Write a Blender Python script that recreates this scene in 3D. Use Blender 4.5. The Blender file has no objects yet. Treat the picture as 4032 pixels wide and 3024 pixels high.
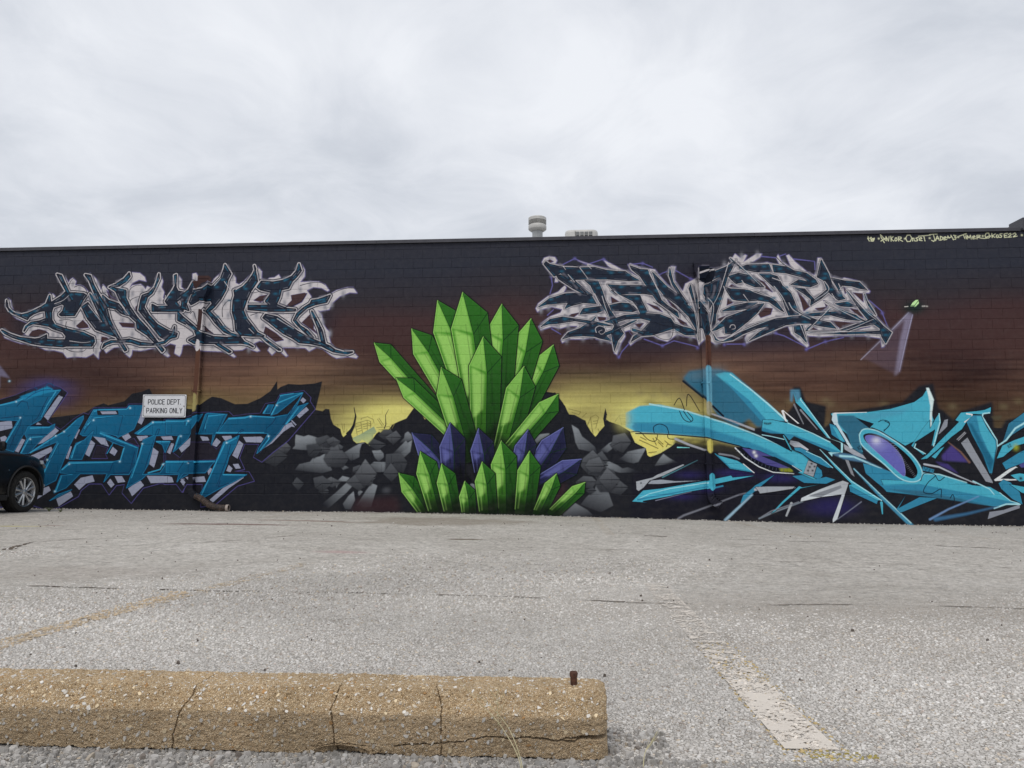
import bpy, bmesh, math, random
import numpy as np
from mathutils import Vector, Matrix
random.seed(7); np.random.seed(7)
R = math.radians
scene = bpy.context.scene
COL = scene.collection

# ------------------------------------------------------------------ camera (world: x along the wall, y towards the wall, z up)
PITCH, YAW, ROLL = R(5.166), R(3.687), R(-0.103)
CAM_Z, WALL_Y = 0.72, 15.2147
_fw = Vector((-math.sin(YAW) * math.cos(PITCH), math.cos(YAW) * math.cos(PITCH), math.sin(PITCH)))
_rt = Vector((math.cos(YAW), math.sin(YAW), 0.0)); _up = _rt.cross(_fw)
_rt = _rt * math.cos(ROLL) + _up * math.sin(ROLL); _up = _rt.cross(_fw)
cam_data = bpy.data.cameras.new('camera'); cam = bpy.data.objects.new('camera', cam_data); COL.objects.link(cam)
cam.matrix_world = Matrix(((_rt.x, _up.x, -_fw.x, 0), (_rt.y, _up.y, -_fw.y, 0), (_rt.z, _up.z, -_fw.z, CAM_Z), (0, 0, 0, 1)))
cam_data.sensor_width = 36.0; cam_data.lens = 36.0 * 2950 / 4032; cam_data.clip_start = 0.05; cam_data.clip_end = 3000
scene.camera = cam

# ------------------------------------------------------------------ overcast sky and soft sun
SUN_EL, SUN_ROT = R(58), R(200)
world = bpy.data.worlds.new('World'); scene.world = world; world.use_nodes = True
nt = world.node_tree; nt.nodes.clear(); N, LK = nt.nodes.new, nt.links.new
sky = N('ShaderNodeTexSky'); sky.sky_type = 'NISHITA'; sky.sun_disc = False; sky.sun_elevation = SUN_EL; sky.sun_rotation = SUN_ROT
sky.air_density = 1.0; sky.dust_density = 3.0
skm = N('ShaderNodeMix'); skm.data_type = 'RGBA'; skm.blend_type = 'MULTIPLY'; skm.inputs[0].default_value = 1.0
LK(sky.outputs[0], skm.inputs[6]); skm.inputs[7].default_value = (0.075, 0.075, 0.075, 1)
tc = N('ShaderNodeTexCoord'); sep = N('ShaderNodeSeparateXYZ'); LK(tc.outputs['Generated'], sep.inputs[0])
# clouds lie on a level sheet: direction divided by height
zc = N('ShaderNodeMath'); zc.operation = 'MAXIMUM'; zc.inputs[1].default_value = 0.0; LK(sep.outputs[2], zc.inputs[0])
za = N('ShaderNodeMath'); za.operation = 'ADD'; za.inputs[1].default_value = 0.16; LK(zc.outputs[0], za.inputs[0])
dx = N('ShaderNodeMath'); dx.operation = 'DIVIDE'; LK(sep.outputs[0], dx.inputs[0]); LK(za.outputs[0], dx.inputs[1])
dy = N('ShaderNodeMath'); dy.operation = 'DIVIDE'; LK(sep.outputs[1], dy.inputs[0]); LK(za.outputs[0], dy.inputs[1])
cb = N('ShaderNodeCombineXYZ'); LK(dx.outputs[0], cb.inputs[0]); LK(dy.outputs[0], cb.inputs[1]); cb.inputs[2].default_value = 3.7
mp = N('ShaderNodeMapping'); mp.inputs['Rotation'].default_value = (0, 0, R(24)); mp.inputs['Scale'].default_value = (1.0, 0.9, 1); LK(cb.outputs[0], mp.inputs[0])
n1 = N('ShaderNodeTexNoise'); n1.inputs['Scale'].default_value = 0.85; n1.inputs['Detail'].default_value = 7; n1.inputs['Roughness'].default_value = 0.5; n1.inputs['Distortion'].default_value = 0.35; LK(mp.outputs[0], n1.inputs['Vector'])
n2 = N('ShaderNodeTexNoise'); n2.inputs['Scale'].default_value = 3.2; n2.inputs['Detail'].default_value = 9; n2.inputs['Roughness'].default_value = 0.6; n2.inputs['Distortion'].default_value = 0.6; LK(mp.outputs[0], n2.inputs['Vector'])
ms = N('ShaderNodeMath'); ms.operation = 'MULTIPLY_ADD'; LK(n2.outputs[0], ms.inputs[0]); ms.inputs[1].default_value = 0.44; LK(n1.outputs[0], ms.inputs[2])
cr = N('ShaderNodeValToRGB'); LK(ms.outputs[0], cr.inputs[0])
e = cr.color_ramp.elements; e[0].position = 0.50; e[0].color = (0.46, 0.49, 0.55, 1); e[1].position = 0.92; e[1].color = (0.78, 0.80, 0.84, 1)
m = cr.color_ramp.elements.new(0.67); m.color = (0.575, 0.605, 0.66, 1)
m = cr.color_ramp.elements.new(0.77); m.color = (0.665, 0.69, 0.74, 1)
mx = N('ShaderNodeMix'); mx.data_type = 'RGBA'; mx.inputs[0].default_value = 0.93; LK(skm.outputs[2], mx.inputs[6]); LK(cr.outputs[0], mx.inputs[7])
bg = N('ShaderNodeBackground'); LK(mx.outputs[2], bg.inputs[0]); bg.inputs[1].default_value = 1.17
wo = N('ShaderNodeOutputWorld'); LK(bg.outputs[0], wo.inputs[0])

sun_d = bpy.data.lights.new('sun', 'SUN'); sun_d.energy = 1.45; sun_d.angle = R(25); sun_d.color = (1.0, 0.965, 0.91)
sun = bpy.data.objects.new('sun', sun_d); COL.objects.link(sun)
_sd = Vector((math.sin(SUN_ROT) * math.cos(SUN_EL), math.cos(SUN_ROT) * math.cos(SUN_EL), math.sin(SUN_EL)))
sun.rotation_euler = _sd.to_track_quat('Z', 'Y').to_euler()
scene.view_settings.view_transform = 'Standard'; scene.view_settings.look = 'None'; scene.view_settings.gamma = 1.0
scene.view_settings.use_curve_mapping = False; scene.view_settings.exposure = 0.0
scene.cycles.max_bounces = 5; scene.cycles.diffuse_bounces = 3; scene.cycles.use_denoising = True

# ------------------------------------------------------------------ helpers
def obj(name, me, mat=None, parent=None, loc=None, **props):
    o = bpy.data.objects.new(name, me); COL.objects.link(o)
    if mat is not None and me is not None and not me.materials: me.materials.append(mat)
    if parent is not None: o.parent = parent
    if loc is not None: o.location = loc
    for k, v in props.items(): o[k] = v
    return o
def mesh_from(name, verts, faces, smooth=False):
    me = bpy.data.meshes.new(name); me.from_pydata([tuple(v) for v in verts], [], faces); me.update()
    if smooth: me.polygons.foreach_set('use_smooth', [True] * len(me.polygons))
    return me
def big_mesh(name, V, loops, sizes, tint=None, smooth=False):
    me = bpy.data.meshes.new(name); V = np.asarray(V, dtype=np.float32); loops = np.asarray(loops, dtype=np.int32); sizes = np.asarray(sizes, dtype=np.int32)
    me.vertices.add(len(V)); me.vertices.foreach_set('co', V.ravel())
    me.loops.add(len(loops)); me.loops.foreach_set('vertex_index', loops)
    me.polygons.add(len(sizes)); st = np.concatenate([[0], np.cumsum(sizes)[:-1]]).astype(np.int32)
    me.polygons.foreach_set('loop_start', st)
    try: me.polygons.foreach_set('loop_total', sizes)
    except Exception: pass
    me.update(calc_edges=True); me.validate()
    me.polygons.foreach_set('use_smooth', [bool(smooth)] * len(me.polygons))
    if tint is not None:
        a = me.attributes.new('tint', 'FLOAT_COLOR', 'POINT'); t = np.ones((len(V), 4), dtype=np.float32); t[:, :3] = tint; a.data.foreach_set('color', t.ravel())
    return me
class MB:
    """collects boxes, tubes and prisms into one mesh"""
    def __init__(s): s.v = []; s.f = []
    def box(s, x0, x1, y0, y1, z0, z1, bev=0.0, M=None):
        b = min(bev, (x1 - x0) * .45, (y1 - y0) * .45, (z1 - z0) * .45)
        bm = bmesh.new(); bmesh.ops.create_cube(bm, size=1.0)
        for v in bm.verts: v.co = Vector(((x0 + x1) / 2 + v.co.x * (x1 - x0), (y0 + y1) / 2 + v.co.y * (y1 - y0), (z0 + z1) / 2 + v.co.z * (z1 - z0)))
        if b > 0: bmesh.ops.bevel(bm, geom=bm.edges[:], offset=b, segments=1, affect='EDGES')
        s.add_bm(bm, M); return s
    def add_bm(s, bm, M=None):
        n = len(s.v); bm.verts.ensure_lookup_table(); bm.verts.index_update()
        for v in bm.verts: s.v.append((M @ v.co) if M is not None else v.co.copy())
        for f in bm.faces: s.f.append([n + v.index for v in f.verts])
        bm.free()
    def tube(s, pts, rad, seg=8, caps=True, squash=1.0):
        pts = [Vector(p) for p in pts]; n0 = len(s.v); m = len(pts)
        rad = rad if isinstance(rad, (list, tuple)) else [rad] * m
        up = None
        for i, p in enumerate(pts):
            d = (pts[min(i + 1, m - 1)] - pts[max(i - 1, 0)]).normalized()
            if up is None: up = Vector((0, 0, 1)) if abs(d.z) < .9 else Vector((0, 1, 0))
            a = d.cross(up).normalized(); b = a.cross(d).normalized(); up = b
            for k in range(seg):
                t = 2 * math.pi * k / seg; s.v.append(p + a * math.cos(t) * rad[i] + b * math.sin(t) * rad[i] * squash)
        for i in range(m - 1):
            for k in range(seg):
                q = n0 + i * seg; s.f.append([q + k, q + (k + 1) % seg, q + seg + (k + 1) % seg, q + seg + k])
        if caps: s.f.append([n0 + k for k in range(seg)][::-1]); s.f.append([n0 + (m - 1) * seg + k for k in range(seg)])
        return s
    def rect_tube(s, pts, w, d, flare=None):
        """rectangular section swept in the x-z plane or freely; w across x, d across y"""
        pts = [Vector(p) for p in pts]; n0 = len(s.v); m = len(pts)
        for i, p in enumerate(pts):
            t = (pts[min(i + 1, m - 1)] - pts[max(i - 1, 0)]).normalized()
            y = Vector((0, 1, 0)); a = t.cross(y)
            if a.length < .1: a = Vector((1, 0, 0))
            a.normalize(); b = a.cross(t).normalized()
            ww, dd = (w, d) if flare is None else (w * flare[i], d * flare[i])
            for sx, sy in ((-1, -1), (1, -1), (1, 1), (-1, 1)): s.v.append(p + a * sx * ww / 2 + b * sy * dd / 2)
        for i in range(m - 1):
            for k in range(4): q = n0 + 4 * i; s.f.append([q + k, q + (k + 1) % 4, q + 4 + (k + 1) % 4, q + 4 + k])
        s.f.append([n0, n0 + 3, n0 + 2, n0 + 1]); q = n0 + 4 * (m - 1); s.f.append([q, q + 1, q + 2, q + 3]); return s
    def lathe(s, prof, c, seg=32, axis='z'):
        n0 = len(s.v); m = len(prof); c = Vector(c)
        for r, h in prof:
            for k in range(seg):
                t = 2 * math.pi * k / seg; u_, v_ = r * math.cos(t), r * math.sin(t)
                s.v.append(c + (Vector((u_, v_, h)) if axis == 'z' else Vector((h, u_, v_))))
        for i in range(m - 1):
            for k in range(seg): q = n0 + i * seg; s.f.append([q + k, q + (k + 1) % seg, q + seg + (k + 1) % seg, q + seg + k])
        return s
    def build(s, name, mat, parent=None, loc=None, smooth=False, **props):
        me = mesh_from(name, s.v, s.f, smooth)
        bm = bmesh.new(); bm.from_mesh(me); bmesh.ops.recalc_face_normals(bm, faces=bm.faces); bm.to_mesh(me); bm.free()
        if smooth:
            try: me.set_sharp_from_angle(angle=R(38))
            except Exception: pass
        return obj(name, me, mat, parent, loc, **props)
def empty(name, loc, label, cat, group=None, rz=0):
    o = bpy.data.objects.new(name, None); COL.objects.link(o); o.location = loc; o.rotation_euler = (0, 0, rz); o.empty_display_size = .2
    o['label'] = label; o['category'] = cat
    if group: o['group'] = group
    return o
class Mt:
    """small node-material builder"""
    def __init__(s, name, rough=0.7, metal=0.0, spec=0.5, col=(.5, .5, .5)):
        s.m = bpy.data.materials.new(name); s.m.use_nodes = True; s.t = s.m.node_tree; s.b = s.t.nodes['Principled BSDF']
        s.b.inputs['Roughness'].default_value = rough; s.b.inputs['Metallic'].default_value = metal
        s.b.inputs['Specular IOR Level'].default_value = spec; s.b.inputs['Base Color'].default_value = (*col, 1)
        s._pos = None
    def n(s, kind, **kw):
        x = s.t.nodes.new('ShaderNode' + kind)
        for k, v in kw.items():
            if hasattr(x, k): setattr(x, k, v)
            else: x.inputs[k.replace('_', ' ')].default_value = v
        return x
    def l(s, a, b): s.t.links.new(a, b)
    def pos(s):
        if s._pos is None: s._pos = s.n('NewGeometry').outputs['Position']
        return s._pos
    def noise(s, scale, detail=4, rough=.55, vec=None, dist=0.0):
        x = s.n('TexNoise'); x.inputs['Scale'].default_value = scale; x.inputs['Detail'].default_value = detail; x.inputs['Roughness'].default_value = rough; x.inputs['Distortion'].default_value = dist
        s.l(vec if vec is not None else s.pos(), x.inputs['Vector']); return x.outputs[0]
    def vor(s, scale, feature='F1', vec=None, rnd=1.0):
        x = s.n('TexVoronoi'); x.feature = feature; x.inputs['Scale'].default_value = scale; x.inputs['Randomness'].default_value = rnd
        s.l(vec if vec is not None else s.pos(), x.inputs['Vector']); return x
    def ramp(s, fac, stops):
        x = s.n('ValToRGB'); s.l(fac, x.inputs[0]); el = x.color_ramp.elements
        for i, (p, c) in enumerate(stops):
            c = (c, c, c) if isinstance(c, (int, float)) else c
            if i < 2: el[i].position = p; el[i].color = (*c, 1)
            else: q = el.new(p); q.color = (*c, 1)
        return x.outputs[0]
    def mix(s, fac, a, b, mode='MIX'):
        x = s.n('Mix'); x.data_type = 'RGBA'; x.blend_type = mode
        for sock, v in ((x.inputs[0], fac), (x.inputs[6], a), (x.inputs[7], b)):
            if isinstance(v, bpy.types.NodeSocket): s.l(v, sock)
            elif isinstance(v, (int, float)): sock.default_value = v if sock == x.inputs[0] else (v, v, v, 1)
            else: sock.default_value = (*v, 1)
        return x.outputs[2]
    def math(s, op, a, b=0.0, c=0.0):
        x = s.n('Math'); x.operation = op
        for i, v in enumerate((a, b, c)):
            if isinstance(v, bpy.types.NodeSocket): s.l(v, x.inputs[i])
            else: x.inputs[i].default_value = v
        return x.outputs[0]
    def xyz(s, vec=None):
        x = s.n('SeparateXYZ'); s.l(vec if vec is not None else s.pos(), x.inputs[0]); return x.outputs
    def bump(s, h, strength=.5, dist=.01):
        x = s.n('Bump'); x.inputs['Strength'].default_value = strength; x.inputs['Distance'].default_value = dist; s.l(h, x.inputs['Height']); s.l(x.outputs[0], s.b.inputs['Normal'])
    def col(s, c): s.l(c, s.b.inputs['Base Color'])

# ------------------------------------------------------------------ wall and ground positions, worked out from image pixels
def image_to_wall(px, py):
    """mural points are pixels of the 4032-wide image, cast from the camera onto the wall; returns wall metres (x, z)"""
    d = _rt * ((px - 2016) / 2950) - _up * ((py - 1512) / 2950) + _fw
    t = WALL_Y / d.y
    return t * d.x, t * d.z + CAM_Z
GX = [-10.67, -7.92, -6.3, -4.18, -.985, .459, 2.46, 4.43, 7, 8.89]; GZ = [-.454, -.480, -.497, -.498, -.548, -.583, -.629, -.677, -.713, -.730]  # ground heights along the wall foot, from image coordinates
def G(x, y):
    return np.interp(x, GX, GZ) * np.clip((np.asarray(y, dtype=float) - 1.8) / 13.4, -.25, 1.0)
def Gs(x, y): return float(G(x, y))
# ---------------------------------------------------------------- the painted mural, sprayed shape by shape onto one canvas in wall metres
MS = 190.0; MX0, MX1, MZ0, MZ1 = -14.5, 12.5, -0.95, 5.25
MW, MH = int((MX1 - MX0) * MS), int((MZ1 - MZ0) * MS)
REG = {'S': (0, 0, 1.0), 'A': (0, 1000, 3.072), 'B': (700, 1000, 3.072), 'C': (0, 1500, 3.0167), 'D': (660, 1480, 2.911),
       'E': (2100, 980, 3.072), 'F': (2800, 980, 3.072), 'G': (2440, 1430, 2.5528), 'H': (3000, 1480, 2.765),
       'I': (3480, 1480, 2.7645), 'J': (1100, 1550, 3.318), 'K': (2080, 1500, 3.0167), 'M': (3300, 1100, 4.1475),
       'T': (3380, 860, 3.393), 'N': (1300, 1000, 1.4423)}
K_LIGHT = 0.78
def lin(c):
    c = np.asarray(c, dtype=np.float64) / 255.0
    return np.where(c <= 0.04045, c / 12.92, ((c + 0.055) / 1.055) ** 2.4)
def paint(c):
    v = lin(c) / K_LIGHT
    return np.clip(v - 0.0085 * np.exp(-v / 0.03), 0.0012, 0.86)
def to_canvas(reg, pts):
    ox, oy, s = REG[reg]
    out = []
    for x, y in pts:
        wx, wz = image_to_wall(x / s + ox, y / s + oy)
        out.append(((wx - MX0) * MS, (MZ1 - wz) * MS))
    return np.array(out)
def parse(s):
    if isinstance(s, str):
        v = [float(t) for t in s.replace(',', ' ').split()]
        return list(zip(v[0::2], v[1::2]))
    return s
def smooth(p, closed, n=5):
    p = np.asarray(p, dtype=float); m = len(p); out = []
    rng = range(m if closed else m - 1)
    for i in rng:
        if closed: a, b, c, d = p[(i - 1) % m], p[i], p[(i + 1) % m], p[(i + 2) % m]
        else: a, b, c, d = p[max(i - 1, 0)], p[i], p[i + 1], p[min(i + 2, m - 1)]
        for k in range(n):
            t = k / n
            out.append(0.5 * ((2 * b) + (c - a) * t + (2 * a - 5 * b + 4 * c - d) * t * t + (3 * b - a - 3 * c + d) * t ** 3))
    if not closed: out.append(p[-1])
    return np.array(out)
def box_blur(m, r):
    r = int(round(r))
    if r < 1: return m
    for ax in (0, 1):
        for _ in range(2):
            pad = [(0, 0), (0, 0)]; pad[ax] = (r + 1, r)
            c = np.cumsum(np.pad(m, pad, mode='edge'), axis=ax)
            n = m.shape[ax]
            hi = np.take(c, np.arange(2 * r + 1, 2 * r + 1 + n), axis=ax); lo = np.take(c, np.arange(0, n), axis=ax)
            m = (hi - lo) / (2 * r + 1)
    return m
def mask_poly(q, pad):
    x0 = int(max(0, math.floor(q[:, 0].min()) - pad)); x1 = int(min(MW, math.ceil(q[:, 0].max()) + pad + 1))
    y0 = int(max(0, math.floor(q[:, 1].min()) - pad)); y1 = int(min(MH, math.ceil(q[:, 1].max()) + pad + 1))
    if x1 <= x0 or y1 <= y0: return None
    w, h = x1 - x0, y1 - y0
    m = np.zeros((h, w + 1))
    ax, ay = q[:, 0], q[:, 1]; bx, by = np.roll(ax, -1), np.roll(ay, -1)
    for r in range(h):
        for sub in (0.25, 0.75):
            yy = y0 + r + sub
            hit = ((ay <= yy) & (by > yy)) | ((by <= yy) & (ay > yy))
            if not hit.any(): continue
            xs = np.sort(ax[hit] + (yy - ay[hit]) / (by[hit] - ay[hit]) * (bx[hit] - ax[hit])) - x0
            for i in range(0, len(xs) - 1, 2):
                a, b = max(xs[i], 0), min(xs[i + 1], w)
                if b <= a: continue
                ia, ib = int(a), int(b)
                if ia == ib: m[r, ia] += 0.5 * (b - a)
                else:
                    m[r, ia] += 0.5 * (ia + 1 - a); m[r, ia + 1:ib] += 0.5; m[r, ib] += 0.5 * (b - ib)
    return m[:, :w], x0, y0
def blend(m, x0, y0, col, a=1.0):
    h, w = m.shape
    mm = (m * a)[:, :, None]
    CV[y0:y0 + h, x0:x0 + w] = CV[y0:y0 + h, x0:x0 + w] * (1 - mm) + col * mm
def P(reg, pts, col, blur=0.0, a=1.0, sm=0, rim=None, rimw=2.0, rimblur=1, grad=None):
    """flat sprayed patch; rim = outline colour; grad = (x0,y0,x1,y1,colour2) fades to a second paint colour"""
    q = to_canvas(reg, parse(pts))
    if sm: q = smooth(q, True)
    if rim is not None:
        stroke(np.vstack([q, q[:1]]), rimw, rimw, rim, rimblur, 1.0)
    r = mask_poly(q, int(blur * 2 + 2))
    if r is None: return
    m, x0, y0 = r
    if blur: m = box_blur(m, blur)
    c = paint(col)
    if grad is not None:
        g = to_canvas(reg, [(grad[0], grad[1]), (grad[2], grad[3])]); d = g[1] - g[0]
        yy, xx = np.mgrid[y0:y0 + m.shape[0], x0:x0 + m.shape[1]]
        t = np.clip(((xx - g[0, 0]) * d[0] + (yy - g[0, 1]) * d[1]) / (d @ d + 1e-6), 0, 1)[:, :, None]
        if len(grad) > 4: c = c * (1 - t) + paint(grad[4]) * t
        else: m = m * (1 - t[:, :, 0]); c = c
    blend(m, x0, y0, c, a)
def stroke(q, w0, w1, col, blur=1.0, a=1.0):
    wm = max(w0, w1); pad = int(wm + blur + 3)
    n = len(q) - 1
    X0 = int(max(0, q[:, 0].min() - pad)); X1 = int(min(MW, q[:, 0].max() + pad + 1))
    Y0 = int(max(0, q[:, 1].min() - pad)); Y1 = int(min(MH, q[:, 1].max() + pad + 1))
    if X1 <= X0 or Y1 <= Y0: return
    cov = np.zeros((Y1 - Y0, X1 - X0), dtype=np.float32)
    L_ = np.concatenate([[0], np.cumsum(np.hypot(*(q[1:] - q[:-1]).T))]); T = L_[-1] + 1e-6
    for i in range(n):
        p0, p1 = q[i], q[i + 1]
        x0 = int(max(X0, min(p0[0], p1[0]) - pad)); x1 = int(min(X1, max(p0[0], p1[0]) + pad + 1))
        y0 = int(max(Y0, min(p0[1], p1[1]) - pad)); y1 = int(min(Y1, max(p0[1], p1[1]) + pad + 1))
        if x1 <= x0 or y1 <= y0: continue
        yy, xx = np.mgrid[y0:y1, x0:x1].astype(np.float32)
        d = p1 - p0; l2 = d @ d + 1e-9
        t = np.clip(((xx - p0[0]) * d[0] + (yy - p0[1]) * d[1]) / l2, 0, 1)
        dist = np.hypot(xx - p0[0] - t * d[0], yy - p0[1] - t * d[1])
        s = (L_[i] + t * math.sqrt(l2)) / T
        hw = (w0 * (1 - s) + w1 * s) * 0.5
        c = np.clip((hw + blur * 0.5 - dist) / max(blur, 0.6), 0, 1)
        sl = cov[y0 - Y0:y1 - Y0, x0 - X0:x1 - X0]
        np.maximum(sl, c, out=sl)
    blend(cov, X0, Y0, paint(col), a)
def L(reg, pts, col, w, w1=None, blur=1.2, a=1.0, sm=0):
    q = to_canvas(reg, parse(pts))
    if sm: q = smooth(q, False)
    stroke(q, w, w if w1 is None else w1, col, blur, a)
def B(reg, pts, rx, ry, col, a=0.8):
    """soft spray dots"""
    for x, y in parse(pts):
        c = to_canvas(reg, [(x, y)])[0]; s = 1.0
        x0 = int(max(0, c[0] - 3 * rx)); x1 = int(min(MW, c[0] + 3 * rx + 1)); y0 = int(max(0, c[1] - 3 * ry)); y1 = int(min(MH, c[1] + 3 * ry + 1))
        if x1 <= x0 or y1 <= y0: continue
        yy, xx = np.mgrid[y0:y1, x0:x1]
        blend(np.exp(-((xx - c[0]) / rx) ** 2 - ((yy - c[1]) / ry) ** 2), x0, y0, paint(col), a)
def noise2(w, h, cx, cy, seed):
    rs = np.random.RandomState(seed); gw, gh = int(w / cx) + 3, int(h / cy) + 3
    g = rs.rand(gh, gw)
    x = np.arange(w) / cx; y = np.arange(h) / cy
    xi, yi = x.astype(int), y.astype(int); xf, yf = x - xi, y - yi
    xf = xf * xf * (3 - 2 * xf); yf = yf * yf * (3 - 2 * yf)
    a = g[yi][:, xi] * (1 - xf) + g[yi][:, xi + 1] * xf; b = g[yi + 1][:, xi] * (1 - xf) + g[yi + 1][:, xi + 1] * xf
    return a * (1 - yf)[:, None] + b * yf[:, None]

BLK = (29, 30, 35); NAVY = (44, 46, 57); MAR = (60, 44, 46); BRN = (86, 62, 50); TAN = (118, 92, 68); YEL = (203, 192, 104); PUR = (72, 66, 124)
LIL = (88, 84, 140); SIL = (178, 173, 175); SGR = (122, 122, 130); DK = (33, 38, 50); TEAL = (34, 84, 108); WHT = (222, 226, 228)
BLU = (20, 86, 120); BLL = (52, 146, 182); BLM = (30, 120, 158); BDK = (14, 32, 62); GRY = (136, 140, 158)
CYA = (66, 158, 180); CYM = (46, 122, 152); CYD = (44, 96, 120); CYL = (158, 206, 218); VIO = (94, 92, 164); VDK = (38, 34, 78)
GR1 = (80, 150, 46); GR2 = (34, 88, 30); GR3 = (150, 198, 100); GR4 = (26, 60, 26)

def sprayed_sky():
    # rows of the canvas read back as wall heights so that the painted bands run level with the block courses
    z = MZ1 - (np.arange(MH) + 0.5) / MS
    hz = (5.08 - z) / 5.7                               # 0 under the coping .. 1 at the foot
    xm = MX0 + (np.arange(MW) + 0.5) / MS
    n1 = noise2(MW, MH, 260, 120, 3) - 0.5; n2 = noise2(MW, MH, 150, 9, 4) - 0.5; n3 = noise2(MW, MH, 60, 5, 5) - 0.5
    n4 = noise2(MW, MH, 420, 260, 8) - 0.5
    t = hz[:, None] + 0.05 * n1 + 0.05 * n4
    stops = [(0.0, (43, 44, 52)), (0.10, (41, 43, 52)), (0.19, (45, 41, 46)), (0.27, (60, 43, 44)), (0.40, (64, 45, 43)), (0.47, (72, 52, 47)), (0.54, (84, 60, 50)),
             (0.60, (88, 66, 51)), (0.66, (92, 76, 56)), (0.72, (108, 94, 64)), (1.2, (96, 86, 60))]
    xs = [s[0] for s in stops]; cols = np.array([s[1] for s in stops], dtype=float)
    img = np.stack([np.interp(t, xs, cols[:, i]) for i in range(3)], axis=2)
    band = np.exp(-((t - 0.53) / 0.12) ** 2)[:, :, None]
    img += band * (n2 * 24 + n3 * 9 + n4 * 74 + n1 * 20)[:, :, None] * np.array([1.0, 0.78, 0.6])
    # the acid yellow glow low in the middle and behind the sign
    def glow(cx, w, top, soft, a):
        gx = np.exp(-(np.abs(xm - cx) / w) ** 2.6)[None, :]
        gy = 1 / (1 + np.exp(-(t - top) / soft))
        return gx * gy * a
    g = np.clip(glow(-3.5, 2.4, 0.565, 0.034, 1.0) + glow(0.9, 1.9, 0.540, 0.040, 1.0) + glow(-1.2, 2.4, 0.60, .03, .9) + glow(-8.1, 1.3, 0.585, 0.02, 0.62) + glow(2.6, 1.2, 0.60, .03, .45), 0, 1)
    g = g * (0.98 + 0.16 * n2 + 0.5 * n1 + .3 * n4).clip(0, 1)
    img *= (1 - .12 * np.clip((t - .42) / .1, 0, 1))[:, :, None]
    img = img * (1 - g[:, :, None]) + np.array([196, 190, 110.]) * g[:, :, None]
    return paint(img)

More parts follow.
